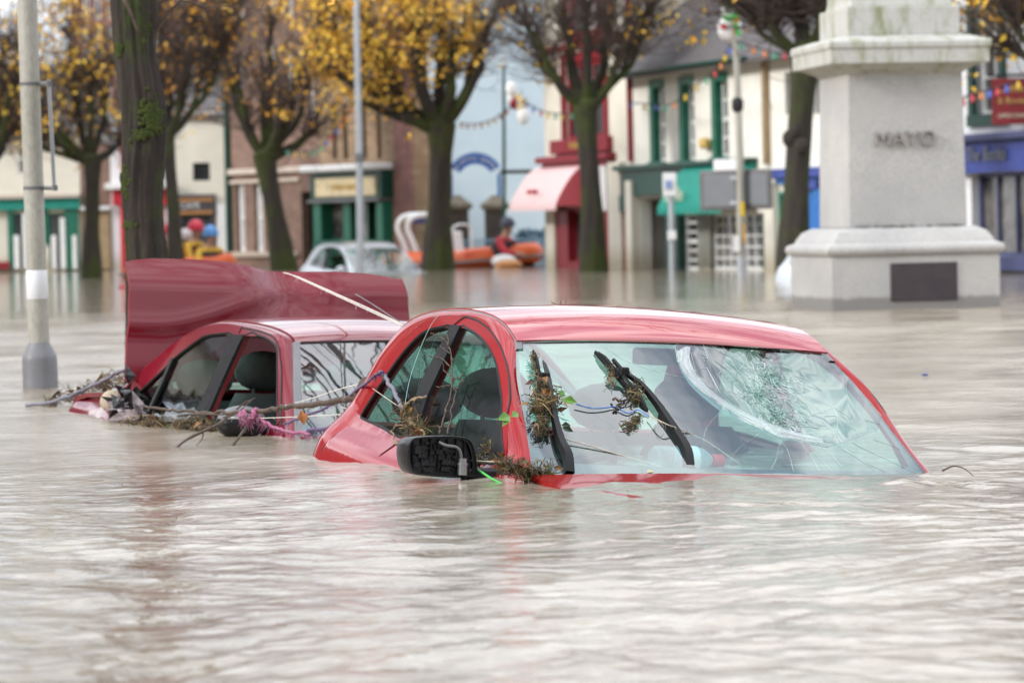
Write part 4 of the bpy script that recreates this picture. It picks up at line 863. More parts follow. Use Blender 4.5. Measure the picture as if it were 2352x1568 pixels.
class Fac:
    """a vertical plane standing in the street; u along it, z up, o out of it towards the street"""
    def __init__(s,x0,d0,x1,d1):
        s.p0=np.array([P(x0,600,d0)[0],d0,0.]); p1=np.array([P(x1,600,d1)[0],d1,0.]); s.L=np.linalg.norm(p1-s.p0); s.u=(p1-s.p0)/s.L; s.n=np.array([s.u[1],-s.u[0],0])
    def uv(s,x,y):
        d=ray(x,y); t=((s.p0-CAM)@s.n)/(d@s.n); q=CAM+d*t-s.p0; return q@s.u,q[2]
    def rect(s,x0,y0,x1,y1):
        ym,xm=(y0+y1)/2,(x0+x1)/2; return s.uv(x0,ym)[0],s.uv(x1,ym)[0],s.uv(xm,y1)[1],s.uv(xm,y0)[1]
    def pt(s,u,z,o=0): return s.p0+s.u*u+np.array([0,0,z])+s.n*o
    def box(s,mb,r,o0,o1):
        u0,u1,z0,z1=r; return mb.corners([s.pt(u0,z0,o1),s.pt(u1,z0,o1),s.pt(u1,z0,o0),s.pt(u0,z0,o0),s.pt(u0,z1,o1),s.pt(u1,z1,o1),s.pt(u1,z1,o0),s.pt(u0,z1,o0)])
    def pbox(s,mb,x0,y0,x1,y1,o0,o1): return s.box(mb,s.rect(x0,y0,x1,y1),o0,o1)
    def wall(s,mb,r,holes,depth=.16,o=0.0):
        u0,u1,z0,z1=r; us=sorted({u0,u1,*[h[0] for h in holes],*[h[1] for h in holes]}); zs=sorted({z0,z1,*[h[2] for h in holes],*[h[3] for h in holes]})
        us=[q for q in us if u0<=q<=u1]; zs=[q for q in zs if z0<=q<=z1]
        for a,b in zip(us[:-1],us[1:]):
            for c,d in zip(zs[:-1],zs[1:]):
                mu,mz=(a+b)/2,(c+d)/2
                if any(h[0]<mu<h[1] and h[2]<mz<h[3] for h in holes): continue
                mb.add([s.pt(a,c,o),s.pt(b,c,o),s.pt(b,d,o),s.pt(a,d,o)],[(0,1,2,3)],False)
        for a,b,c,d in holes:
            q=[s.pt(a,c,o),s.pt(b,c,o),s.pt(b,d,o),s.pt(a,d,o)]; k=[s.pt(a,c,o-depth),s.pt(b,c,o-depth),s.pt(b,d,o-depth),s.pt(a,d,o-depth)]
            for i in range(4): j=(i+1)%4; mb.add([q[i],q[j],k[j],k[i]],[(0,3,2,1)],False)
    def shell(s,mb,r,back=5.0):            # side and back walls behind the front
        u0,u1,z0,z1=r
        for u in (u0,u1): mb.add([s.pt(u,z0,-.0),s.pt(u,z1,0),s.pt(u,z1,-back),s.pt(u,z0,-back)],[(0,1,2,3)],False)
        mb.add([s.pt(u0,z0,-back),s.pt(u1,z0,-back),s.pt(u1,z1,-back),s.pt(u0,z1,-back)],[(0,1,2,3)],False)
    def roof(s,mb,r,back=5.0,rise=2.2,eave=.25):
        u0,u1,_,z=r; A=[s.pt(u0-.05,z-.06,eave),s.pt(u1+.05,z-.06,eave),s.pt(u1+.05,z+rise,-back/2),s.pt(u0-.05,z+rise,-back/2),s.pt(u1+.05,z,-back-.1),s.pt(u0-.05,z,-back-.1)]
        mb.add(A,[(0,1,2,3),(3,2,4,5)],False)
        mb.add([s.pt(u0-.05,z-.14,eave),s.pt(u1+.05,z-.14,eave),s.pt(u1+.05,z-.06,eave),s.pt(u0-.05,z-.06,eave)],[(0,1,2,3)],False)
        for u in (u0+.001,u1-.001): mb.add([s.pt(u,z,0),s.pt(u,z+rise*.98,-back/2),s.pt(u,z,-back)],[(0,1,2)],False)
    def window(s,root,r,frame,pane,nx=2,ny=2,depth=.13,fw=.05,name='window'):
        u0,u1,z0,z1=r; mb=MB(); o1=-depth+.06; o0=-depth
        s.box(mb,(u0,u0+fw,z0,z1),o0,o1);s.box(mb,(u1-fw,u1,z0,z1),o0,o1);s.box(mb,(u0+fw,u1-fw,z0,z0+fw),o0,o1);s.box(mb,(u0+fw,u1-fw,z1-fw,z1),o0,o1)
        for i in range(1,nx): uu=u0+(u1-u0)*i/nx; s.box(mb,(uu-.016,uu+.016,z0+fw,z1-fw),o0+.003,o1-.006)
        for i in range(1,ny):
            zz=z0+(z1-z0)*i/ny; hw_=.03 if (ny%2==0 and i==ny//2) else .016; s.box(mb,(u0+fw,u1-fw,zz-hw_,zz+hw_),o0+.006,o1-.003)
        f=mb.build(name,frame,root,s.p0); mb=MB(); mb.add([s.pt(u0,z0,o0+.012),s.pt(u1,z0,o0+.012),s.pt(u1,z1,o0+.012),s.pt(u0,z1,o0+.012)],[(0,1,2,3)],False); mb.build('pane',pane,f,s.p0); return f
    def part(s,root,name,m,boxes,bev=None):
        for b in boxes:
            mb=MB(); s.pbox(mb,*b); o=mb.build(name,m,root,s.p0,mods=[BEV(bev,1)] if bev else None)
        return o
    def text(s,root,txt,x,y,hpx,m,o,shear=0.0,sx=1.0,name='lettering'):
        u,z=s.uv(x,y); hh=s.rect(x,y-hpx/2,x+1,y+hpx/2); H=(hh[3]-hh[2])*1.35; p=s.pt(u,z,o)
        MM=Matrix(((s.u[0],0,s.n[0],p[0]),(s.u[1],0,s.n[1],p[1]),(0,1,0,p[2]),(0,0,0,1)))@Matrix.Diagonal((sx,1,1,1))
        mb=MB(); text_mesh(mb,txt,H,MM,.008,shear=shear); return mb.build(name,m,root,s.p0)

RD=lambda x: 60.6*3055/(x+1600.0)
R=Fac(1255,RD(1255),2600,RD(2600))
def bld(name,label,F,cat='building'): return empty(name,loc=F.p0,label=label,cat=cat)
SUBM=-.6
# --- cream shop with red woodwork and striped awning
b=bld('corner_shop','cream three storey shop with maroon window frames and red striped awning',R)
u0=R.uv(1255,500)[0];u1=R.uv(1452,500)[0]; zt=R.uv(1350,-110)[1]
w1=R.rect(1300,138,1390,322); w2=R.rect(1302,-80,1398,80); sw=R.rect(1283,382,1412,617); dr=R.rect(1439,488,1457,619)
mb=MB(); R.wall(mb,(u0,u1,SUBM,zt),[w1,w2,sw]); R.shell(mb,(u0,u1,SUBM,zt)); mb.build('wall',M['cream'],b,R.p0)
mb=MB(); R.roof(mb,(u0,u1,0,zt)); mb.build('roof',M['slate'],b,R.p0)
for ww in (w1,w2): R.window(b,ww,M['maroon'],M['pane'],3,2,.10,.10)
for ww in (w1,w2):
    mb=MB(); fr=.16
    for q in ((ww[0]-fr,ww[0],ww[2],ww[3]),(ww[1],ww[1]+fr,ww[2],ww[3]),(ww[0]-fr,ww[1]+fr,ww[3],ww[3]+fr)): R.box(mb,q,-.01,.05)
    mb.build('window_surround',M['maroon'],b,R.p0)
    u=(ww[0]+ww[1])/2; R.window(b,(u-.02,u+.28,ww[2]+.1,ww[3]-.1),M['wpaint'],M['pane_l'],1,2,.075,.03)
R.part(b,'string_course',M['maroon'],[(1247,97,1428,110,0,.10),(1310,79,1428,89,.0,.14)],.01)
R.part(b,'shop_cornice',M['maroon'],[(1251,356,1416,371,0,.20),(1255,371,1412,384,0,.10)],.015)
R.part(b,'balcony_sign',M['maroon'],[(1276,318,1408,350,0,.12)],.01); R.text(b,'TEA ROOM',1341,334,15,M['gold'],.14)
mb=MB(); R.pbox(mb,1283,384,1412,484,-.12,-.06); mb.build('shop_fascia',M['maroon'],b,R.p0)
R.part(b,'shop_front',M['maroon'],[(1283,484,1309,617,-.14,.04),(1386,484,1411,617,-.14,.04),(1309,600,1386,619,-.14,.04)],.01)
R.window(b,R.rect(1309,484,1386,600),M['maroon'],M['pane_l'],2,1,.14,.04,'shop_window')
R.part(b,'notice_board',M['wpaint'],[(1376,372,1402,484,.04,.08)])
R.part(b,'pilaster',M['cream'],[(1263,384,1283,622,0,.10),(1411,372,1439,624,0,.12)],.01)
R.part(b,'door',M['maroon'],[(1440,488,1456,618,0,.04)]); R.part(b,'drainpipe',M['maroon'],[(1446,-200,1450,372,0,.08)])
# awning: striped, curved front with a scalloped edge
AW=bpy.data.materials.new('striped_awning'); AW.use_nodes=True; nd,lk=nodes(AW); bb=nd['Principled BSDF']; bb.inputs['Roughness'].default_value=.9
at=nd.new('ShaderNodeUVMap'); wv=nd.new('ShaderNodeTexWave'); wv.inputs['Scale'].default_value=2.4; wv.inputs['Distortion'].default_value=0; lk.new(at.outputs['UV'],wv.inputs['Vector']); rr=ramp(nd,[(.66,(.82,.79,.78)),(.74,(.62,.12,.14))]); lk.new(wv.outputs['Fac'],rr.inputs['Fac']); lk.new(rr.outputs['Color'],bb.inputs['Base Color'])
def awning(F,root,x0,x1,ytop,ybot,out,m,uvm=False,leftend=True):
    ua,ub=F.uv(x0,(ytop+ybot)/2)[0],F.uv(x1,(ytop+ybot)/2)[0]; za,zb=F.uv((x0+x1)/2,ytop)[1],F.uv((x0+x1)/2,ybot)[1]; rows=[]; N=26
    prof=[(out*t,za-(za-zb)*.80*t**1.75) for t in np.linspace(0,1,10)]+[(out+.015,zb+.12*(za-zb))]
    mb=MB(); 
    for o,z in prof: rows.append([F.pt(ua+(ub-ua)*i/N,z,o+.02) for i in range(N+1)])
    rows.append([F.pt(ua+(ub-ua)*i/N,zb+.03*(za-zb)*(i%2)*2,out+.035) for i in range(N+1)])
    mb.grid(rows)
    for u in (ua,ub): mb.add([F.pt(u,za,.02)]+[F.pt(u,z,o+.02) for o,z in prof]+[F.pt(u,zb+.1*(za-zb),.02)],[tuple(range(len(prof)+2))],False)
    o_=mb.build('awning',m,root,F.p0,angle=50)
    if uvm:
        uvl=o_.data.uv_layers.new(name='UVMap')
        for p in o_.data.polygons:
            for li in p.loop_indices:
                v=o_.data.vertices[o_.data.loops[li].vertex_index].co; uvl.data[li].uv=((np.array(v)@F.u)*2.0,v[2])
    return o_
# its frontage turns the corner, so the awning reaches past the wall end
awning(R,b,1243,1352,381,486,.60,AW,True)
a_u=R.uv(1255,440)
R.text(b,'TEA ROOM',1300,440,11,M['brred'],.66)

# --- white shop with green windows, slate roof
b=bld('white_shop','white two storey shop with tall green window reveals and slate roof',R)
u0=R.uv(1453,500)[0];u1=R.uv(1762,500)[0]; zt=R.uv(1600,146)[1]
wins=[R.rect(1496,183,1527,372),R.rect(1563,175,1595,369),R.rect(1638,166,1673,361)]
lower=[R.rect(1470,455,1534,619),R.rect(1563,490,1602,619),R.rect(1629,490,1760,619)]
mb=MB(); R.wall(mb,(u0,u1,SUBM,zt),wins+lower,.22); R.shell(mb,(u0,u1,SUBM,zt),6); mb.build('wall',M['white'],b,R.p0)
mb=MB(); R.roof(mb,(u0,u1+2.2,0,zt),7,3.4,.35); mb.build('roof',M['slate'],b,R.p0)
for ww in wins:
    mb=MB(); R.box(mb,(ww[0]-.02,ww[0]+.16,ww[2],ww[3]),-.2,.03); R.box(mb,(ww[0]+.16,ww[1],ww[3]-.14,ww[3]),-.2,.03); R.box(mb,(ww[0]-.04,ww[1]+.03,ww[2]-.07,ww[2]),-.1,.08); mb.build('window_surround',M['green'],b,R.p0)
    R.window(b,(ww[0]+.16,ww[1],ww[2],ww[3]-.14),M['wpaint'],M['pane'],2,4,.16,.045)
R.part(b,'shop_fascia',M['dgreen'],[(1432,372,1742,383,0,.22),(1440,383,1625,448,0,.10)],.01)
R.part(b,'shop_front',M['dgreen'],[(1438,448,1456,486,0,.14),(1534,455,1563,619,-.15,.05),(1602,490,1629,619,-.2,.0),(1758,490,1771,619,-.1,.06)],.01)
R.part(b,'pilaster',M['cream'],[(1456,415,1469,621,.0,.16),(1773,420,1794,622,0,.14)],.01)
R.part(b,'doorway',M['shop_dark'],[(1470,455,1534,619,-.9,-.6)]); R.part(b,'door',M['dgreen'],[(1474,470,1512,546,-.55,-.5)])
R.window(b,lower[1],M['wpaint'],M['pane_l'],1,6,.16,.04,'shop_window'); R.window(b,lower[2],M['wpaint'],M['pane_l'],7,5,.16,.04,'shop_window')
awning(R,b,1590,1740,376,493,.6,M['teal']); R.text(b,'Darlin',1632,446,34,M['pletter'],.66,.25,.95)
R.part(b,'gutter',M['dgreen'],[(1450,150,1762,157,.30,.42)]); R.part(b,'wall_lantern',M['gold'],[(1624,316,1637,342,.03,.16)],.04)
R.part(b,'drainpipe',M['brown'],[(1763,128,1769,378,0,.10)])

# --- cool white neighbour with blue shop front
b=bld('blue_fronted_shop','pale rendered shop with bright blue shopfront behind the burred tree',R)
u0=R.uv(1764,500)[0];u1=R.uv(2195,500)[0]; zt=R.uv(1950,112)[1]; wn=[R.rect(1803,166,1826,262),R.rect(1868,160,1892,262)]
mb=MB(); R.wall(mb,(u0,u1,SUBM,zt),wn); R.shell(mb,(u0,u1,SUBM,zt),6); mb.build('wall',M['white'],b,R.p0)
for ww in wn: R.window(b,ww,M['greytrim'],M['pane'],1,2)
R.part(b,'shop_fascia',M['royal'],[(1778,378,2190,402,0,.18)],.01); R.part(b,'shop_front',M['azure'],[(1796,402,2190,415,0,.1),(1840,430,1858,620,0,.12),(1886,430,1900,620,0,.12)],.01); R.part(b,'sign_board',M['royal'],[(1836,414,1896,434,.1,.16)]); R.part(b,'door',M['azure'],[(1858,434,1886,618,0,.06)])
R.window(b,R.rect(1800,440,1840,600),M['teal'],M['pane_l'],2,1,-.02,.04,'shop_window')

# --- right hand building with blue shopfront and hanging red sign
b=bld('bookshop','white building with dark green window frames and royal blue shopfront beyond the monument',R)
u0=R.uv(2197,500)[0];u1=R.uv(2560,500)[0]; zt=R.uv(2300,-120)[1]; wn=[R.rect(2240,-80,2300,262),R.rect(2380,-80,2440,262)]
shop=R.rect(2232,392,2540,590)
mb=MB(); R.wall(mb,(u0,u1,SUBM,zt),wn+[shop],.2); R.shell(mb,(u0,u1,SUBM,zt),6); mb.build('wall',M['cool'],b,R.p0)
mb=MB(); R.roof(mb,(u0,u1,0,zt),6); mb.build('roof',M['slate'],b,R.p0)
for ww in wn:
    R.window(b,(ww[0],ww[1],ww[2],ww[3]),M['wpaint'],M['pane_l'],2,4,.15,.05); mb=MB()
    for q in ((ww[0]-.15,ww[0],ww[2],ww[3]),(ww[1],ww[1]+.13,ww[2],ww[3]),(ww[0]-.2,ww[1]+.2,ww[2]-.16,ww[2])): R.box(mb,q,-.12,.06)
    mb.build('window_surround',M['dgreen'],b,R.p0)
R.part(b,'shop_cornice',M['navy'],[(2216,300,2550,316,0,.30)],.01); R.part(b,'shop_fascia',M['royal'],[(2216,316,2550,391,0,.16)]); R.text(b,'The Books',2292,355,34,M['greytrim'],.19,.2)
R.window(b,shop,M['navy'],M['pane_l'],7,1,.18,.06,'shop_window'); R.part(b,'shop_display',M['wpaint'],[(2234,440,2248,560,-.5,-.3)]); R.part(b,'stall_riser',M['navy'],[(2226,590,2545,622,0,.08)])
hs=Fac(2272,RD(2272)-1.2,2385,RD(2272)-1.25); b2=empty('hanging_sign',loc=hs.p0,label='red hanging shop sign with gold lettering above the blue shopfront',cat='sign')
mb=MB(); hs.pbox(mb,2278,180,2385,286,-.03,.03); mb.build('sign_board',M['signred'],b2,hs.p0,mods=[BEV(.008,1)])
mb=MB(); hs.pbox(mb,2268,170,2395,176,-.02,.02); hs.pbox(mb,2290,175,2293,181,-.01,.01); hs.pbox(mb,2365,175,2368,181,-.01,.01); mb.build('bracket',M['inner'],b2,hs.p0)
hs.text(b2,'Coffee',2322,205,17,M['gold'],.035); hs.text(b2,'& Books',2326,232,15,M['gold'],.035); hs.text(b2,'OPEN DAILY',2330,266,10,M['pletter'],.035)

# --- pale blue gable wall closing the lane, gate arch and piers in front
B=Fac(900,81,1330,81); b=bld('blue_building','plain pale blue rendered building behind the arched gateway',B)
u0,u1=B.uv(935,500)[0],B.uv(1300,500)[0]; zt=B.uv(1100,-110)[1]; mb=MB(); B.wall(mb,(u0,u1,SUBM,zt),[]); B.shell(mb,(u0,u1,SUBM,zt),6); mb.build('wall',M['blue'],b,B.p0); mb=MB(); B.roof(mb,(u0,u1,0,zt),6); mb.build('roof',M['slate'],b,B.p0)
G=Fac(1000,74,1260,74)
def pier(xc,label):
    u,_=G.uv(xc,560); zt=G.uv(xc,480)[1]; zc=G.uv(xc,448)[1]; c=G.pt(u,0,0); r=empty('gate_pier',loc=c,label=label,cat='gate pier',group='stone piers of the arched gateway')
    hw=.225; ringbox([(hw*1.05,-.5),(hw*1.05,.2),(hw,.24),(hw,zt-.02)],c[0],c[1]).build('pier_shaft',M['pierstone'],r,c); ringbox([(hw*1.12,zt-.02),(hw*1.38,zt+.03),(hw*1.38,zt+.10),(hw*.9,zc-.12),(hw*.25,zc)],c[0],c[1]).build('pier_cap',M['caps'],r,c)
pier(1053,'square stone gate pier partly behind the thick mossy tree'); pier(1139,'square stone gate pier behind the rescuer in the red jacket')
b=empty('gate_arch',loc=G.p0,label='arched royal blue gateway sign with white lettering on thin posts',cat='sign')
uc,zc0=G.uv(1092,404); ul=G.uv(1034,404)[0]; rad=(uc-ul)*1.12; cz0=G.uv(1092,352)[1]-rad
mb=MB(); r0_,r1_=rad*.62,rad*1.02; rows=[[],[],[],[]]
for t in np.linspace(PI*.17,PI*.83,25):
    for k,(rq,o) in enumerate(((r1_,.03),(r0_,.03),(r0_,-.03),(r1_,-.03))): rows[k].append(G.pt(uc+rq*math.cos(t),cz0+rq*math.sin(t),o))
mb.grid(rows+[rows[0]],False); mb.build('arch_board',mat('arch_blue',(.03,.14,.52),.5,(.025,.12,.45)),b,G.p0)
for i,chx in enumerate('SHOPPING CENTRE'):
    t=PI*(.80-.60*i/14); p=G.pt(uc+(r0_+r1_)/2*math.cos(t),cz0+(r0_+r1_)/2*math.sin(t),.035); a=t-PI/2
    if chx!=' ':
        MM=Matrix(((math.cos(a),-math.sin(a),0,p[0]),(0,0,-1,p[1]),(math.sin(a),math.cos(a),0,p[2]),(0,0,0,1)))
        mb=MB() if i==0 else mb; text_mesh(mb,chx,.13,MM,.004)
    if i==14: mb.build('lettering',M['wpaint'],b,G.p0)
mb=MB()
for xx in (1036,1147): G.pbox(mb,xx-4,400,xx+4,470,-.03,.03)
mb.build('arch_posts',M['azure'],b,G.p0)
rl=empty('railings',loc=G.p0,label='low pale blue railings across the gateway behind the orange boat',cat='railings'); mb=MB()
for k in range(34): x=1000+k*7.6; u=G.uv(x,560)[0]; G.box(mb,(u-.012,u+.012,-.3,G.uv(1100,548)[1]),.35,.374)
G.pbox(mb,1000,550,1256,553,.345,.38); G.pbox(mb,1000,600,1256,603,.345,.38); mb.build('railings_bars',mat('pale_rail',(.25,.42,.55),.5),rl,G.p0)
mb=MB(); rg=random.Random(3)
for i in range(520):
    u,z=G.uv(rg.uniform(1188,1262),rg.uniform(531,600)); mb.leaf(G.pt(u,z,rg.uniform(-.5,.2)),(rg.gauss(0,1),rg.gauss(0,1),rg.gauss(.3,.6)),.09,(rg.gauss(0,1),rg.gauss(0,1),1),.15)
o=mb.build('shrub',mat('bluish_shrub',(.06,.14,.20),.7,island=[(0,(.03,.08,.12)),(.5,(.06,.15,.22)),(1,(.12,.22,.26))]),None,G.pt(2.2,0,0)); tag(o,'low bluish shrub behind the bow of the orange boat','shrub')

# --- left: brown sandstone building and the stone part with a green shopfront
S=Fac(520,77,945,71)
b=bld('sandstone_building','tall brown sandstone building with narrow white windows',S)
u0,u1=S.uv(524,500)[0],S.uv(736,500)[0]; zt=S.uv(640,-130)[1]
ww=[S.rect(x0,y0,x1,y1) for x0,y0,x1,y1 in ((543,120,560,262),(616,100,634,240),(655,95,672,240),(706,90,726,285),(543,424,562,578),(584,422,604,578),(543,-90,560,40),(616,-90,634,40),(655,-90,672,40),(706,-90,726,40))]; ar=S.rect(694,440,732,618)
mb=MB(); S.wall(mb,(u0,u1,SUBM,zt),ww+[ar],.2); S.shell(mb,(u0,u1,SUBM,zt),.5); mb.build('wall',M['sand'],b,S.p0); mb=MB(); S.roof(mb,(u0,u1,0,zt),.5,.3); mb.build('roof',M['slate'],b,S.p0)
for q in ww: S.window(b,q,M['wpaint'],M['wpaint'] if q in ww[4:6] else M['pane_l'],1,2,.15,.09)
S.part(b,'string_course',M['pinkish'],[(524,385,736,398,0,.10),(524,412,690,420,0,.06),(524,578,690,590,0,.1)],.01); S.part(b,'door',M['shop_dark'],[(694,440,732,618,-.5,-.3)]); S.part(b,'corner_pipe',M['dgreen'],[(520,-200,526,618,0,.1)])
b=bld('green_shop','ochre stone building with green shopfront, cream sign board and pale canopy',S)
u0,u1=S.uv(737,500)[0],S.uv(944,500)[0]; ww=[S.rect(x-5,240,x+5,365) for x in (768,793,837,870)]+[S.rect(x-6,-40,x+6,150) for x in (768,837,900)]; sh=S.rect(742,455,902,560)
mb=MB(); S.wall(mb,(u0,u1,SUBM,zt),ww+[sh],.2); S.shell(mb,(u0,u1,SUBM,zt),.5); mb.build('wall',M['ochre'],b,S.p0); mb=MB(); S.roof(mb,(u0,u1,0,zt),.5,.3); mb.build('roof',M['slate'],b,S.p0)
for q in ww: S.window(b,q,M['inner'],M['pane'],1,2,.15,.03)
S.part(b,'canopy',M['cool'],[(737,378,905,393,0,.55)],.03); S.part(b,'shop_fascia',M['dgreen'],[(740,393,903,457,0,.30)]); S.part(b,'sign_board',M['creamsign'],[(755,408,893,450,.30,.34)]); S.part(b,'shop_sill',M['greytrim'],[(738,457,903,463,0,.36)])
S.part(b,'shop_front',M['green'],[(742,463,760,560,-.1,.25),(799,463,816,560,-.1,.12),(888,463,902,560,-.1,.25),(742,552,902,618,-.1,.25)],.01); S.window(b,S.rect(760,463,799,552),M['green'],M['pane_l'],1,1,.05,.03,'shop_window'); S.window(b,S.rect(816,463,846,552),M['green'],M['pane_l'],1,1,.05,.03,'shop_window'); S.part(b,'door',M['dgreen'],[(848,463,888,560,-.19,-.12)]); S.part(b,'door_poster',M['brred'],[(856,500,870,545,-.12,-.10)]); S.part(b,'door_notice',M['creamsign'],[(870,512,878,552,-.12,-.10)])
S.part(b,'quoin',M['redstone'],[(906,-250,943,620,0,.06)])
S.text(b,'TOWN BAKERY',826,430,14,M['gold'],.35)

# --- cream shop with dark sign, red and white shop, far left fronts, tall red building behind
Lf=Fac(-120,78,524,78)
b=bld('cream_shop','cream rendered shop with dark sign band behind the rescuers',Lf)
u0,u1=Lf.uv(396,500)[0],Lf.uv(523,500)[0]; zt=Lf.uv(460,258)[1]; ww=[Lf.rect(443,374,482,415)]; sh=Lf.rect(412,447,496,618)
mb=MB(); Lf.wall(mb,(u0,u1,SUBM,zt),ww+[sh],.2); Lf.shell(mb,(u0,u1,SUBM,zt),6); mb.build('wall',M['cream'],b,Lf.p0); mb=MB(); Lf.roof(mb,(u0,u1,0,zt),6,1.2,.1); mb.build('roof',M['slate'],b,Lf.p0)
Lf.window(b,ww[0],M['inner'],M['pane'],2,2); Lf.part(b,'shop_fascia',M['darksign'],[(412,447,496,492,-.1,.08)]); Lf.part(b,'sign_line',M['orange'],[(412,455,490,463,.08,.1),(412,484,490,492,.08,.1)]); Lf.part(b,'shop_front',M['darksign'],[(486,492,496,618,-.1,.06),(412,492,420,618,-.1,.06)]); Lf.window(b,Lf.rect(420,492,486,618),M['darksign'],M['pane'],2,1,.1,.03,'shop_window'); Lf.part(b,'corner_post',M['wpaint'],[(500,470,521,618,0,.06)]); Lf.text(b,'CAFE',438,473,14,M['wpaint'],.09)
b=bld('red_and_white_shop','narrow white shopfront with bright red sign panels behind the nearest trunk',Lf)
u0,u1=Lf.uv(256,500)[0],Lf.uv(394,500)[0]; zt=Lf.uv(300,296)[1]; mb=MB(); Lf.wall(mb,(u0,u1,SUBM,zt),[Lf.rect(300,470,380,618)],.2); Lf.shell(mb,(u0,u1,SUBM,zt),6); mb.build('wall',M['cool'],b,Lf.p0)
mb=MB(); Lf.roof(mb,(u0,u1,0,zt),6,.8,.1); mb.build('roof',M['slate'],b,Lf.p0)
Lf.part(b,'shop_fascia',M['brred'],[(260,434,394,470,0,.12),(278,470,290,618,0,.1),(278,300,290,420,0,.08)]); Lf.part(b,'shop_cornice',M['wpaint'],[(244,420,394,434,0,.3)],.01); Lf.window(b,Lf.rect(300,470,380,618),M['brred'],M['pane'],2,1,.1,.05,'shop_window')
b=bld('teal_shop','buff building with teal green shopfront at the far left',Lf)
u0,u1=Lf.uv(-90,500)[0],Lf.uv(186,500)[0]; zt=Lf.uv(60,298)[1]; sh=[Lf.rect(30,490,70,618),Lf.rect(112,490,160,618)]
mb=MB(); Lf.wall(mb,(u0,u1,SUBM,zt),sh+[Lf.rect(40,330,62,400)],.2); Lf.shell(mb,(u0,u1,SUBM,zt),6); mb.build('wall',M['cream'],b,Lf.p0); mb=MB(); Lf.roof(mb,(u0,u1,0,zt),6,1.6,.2); mb.build('roof',M['slate'],b,Lf.p0)
Lf.window(b,Lf.rect(40,330,62,400),M['wpaint'],M['pane'],1,2)
Lf.part(b,'shop_fascia',M['teal'],[(-80,456,184,482,0,.16)]); Lf.part(b,'shop_cornice',M['pinkish'],[(-80,448,184,456,0,.26)]); Lf.part(b,'shop_front',M['green'],[(20,482,32,618,0,.1),(70,482,112,560,-.1,.06),(150,482,182,618,0,.1)]); Lf.part(b,'pilaster',M['wpaint'],[(34,540,46,618,0,.12),(54,490,66,618,0,.12),(120,540,131,618,0,.12),(140,500,152,618,0,.12),(168,540,178,618,0,.12)],.01); Lf.part(b,'stall_riser',M['maroon'],[(-80,602,24,618,0,.12)])
for q in sh: Lf.window(b,q,M['green'],M['pane'],2,1,.1,.04,'shop_window')
b=bld('plain_brown_shop','plain brown shopfront between the teal shop and the red and white shop',Lf)
u0,u1=Lf.uv(187,500)[0],Lf.uv(255,500)[0]; zt=Lf.uv(220,330)[1]; mb=MB(); Lf.wall(mb,(u0,u1,SUBM,zt),[],.2); Lf.shell(mb,(u0,u1,SUBM,zt),6); mb.build('wall',M['sand'],b,Lf.p0); Lf.part(b,'shop_cornice',M['cool'],[(187,474,255,482,0,.16)]); Lf.part(b,'shop_front',M['brown'],[(190,482,253,618,0,.05)])
for (xa,xb,yt,dd,lab,mk) in ((176,272,-60,90,'tall red sandstone building rising behind the far left shops','redstone'),(372,560,-90,92,'tall red sandstone building rising behind the cream shop','redstone')):
    F=Fac(xa,dd,xb,dd); b=bld('tall_building',lab,F); zt=F.uv((xa+xb)/2,yt)[1]; wn=[F.rect(xa+(xb-xa)*k-7,y,xa+(xb-xa)*k+7,y+90) for k in (.22,.5,.78) for y in (-45,60,190)]
    mb=MB(); F.wall(mb,(0,F.L,SUBM,zt),wn,.2); F.shell(mb,(0,F.L,SUBM,zt),6); mb.build('wall',M[mk],b,F.p0); mb=MB(); F.roof(mb,(0,F.L,0,zt),6); mb.build('roof',M['slate'],b,F.p0)
    for q in wn: F.window(b,q,M['wpaint'],M['pane'],1,2)

# ------------------------------------------------------------------ the rest of the square, which the cars' paint and glass mirror
def flat(p0,p1):
    F=Fac.__new__(Fac); F.p0=np.array([*p0,0.]); q=np.array([*p1,0.])-F.p0; F.L=np.linalg.norm(q); F.u=q/F.L; F.n=np.array([F.u[1],-F.u[0],0]); return F
def terrace(F,label,wallm,h,cols,rows_,framem,rise=2.4):
    b=bld('terraced_building',label,F); holes=[]
    for r_ in range(rows_):
        for c_ in range(cols): u=F.L*(c_+.5)/cols; holes.append((u-.5,u+.5,.9+r_*3.0,2.7+r_*3.0))
    mb=MB(); F.wall(mb,(0,F.L,SUBM,h),holes,.18); F.shell(mb,(0,F.L,SUBM,h),7); mb.build('wall',wallm,b,F.p0); mb=MB(); F.roof(mb,(0,F.L,0,h),7,rise); mb.build('roof',M['slate'],b,F.p0)
    for q in holes: F.window(b,q,framem,M['pane'],2,2)
X0=34
for L_,lab,mk,h,cols in ((11,'brown stone house across the square, mirrored in the car paint','sand',9.6,4),(9,'cream house across the square, mirrored in the car paint','cream',8.2,3),(12,'red stone bank across the square, mirrored in the car paint','redstone',11.0,5),(10,'ochre stone inn across the square, mirrored in the car paint','ochre',9.2,4),(13,'dark stone hall across the square, mirrored in the car paint','pierstone',11.5,5),(11,'buff house across the square, mirrored in the car paint','pinkish',8.8,4)):
    terrace(flat((X0,-21),(X0-L_,-21)),lab,M[mk],h,cols,3 if h>9 else 2,M['wpaint']); X0-=L_
Y0=-20
for L_,lab,mk,h,cols in ((12,'white house along the left side of the square, mirrored in the side windows','white',8.5,5),(11,'brown stone house along the left side of the square, mirrored in the side windows','sand',9.0,4),(13,'grey house along the left side of the square, mirrored in the side windows','cool',8.2,5)):
    terrace(flat((-30,Y0),(-30,Y0+L_)),lab,M[mk],h,cols,2,M['dgreen']); Y0+=L_
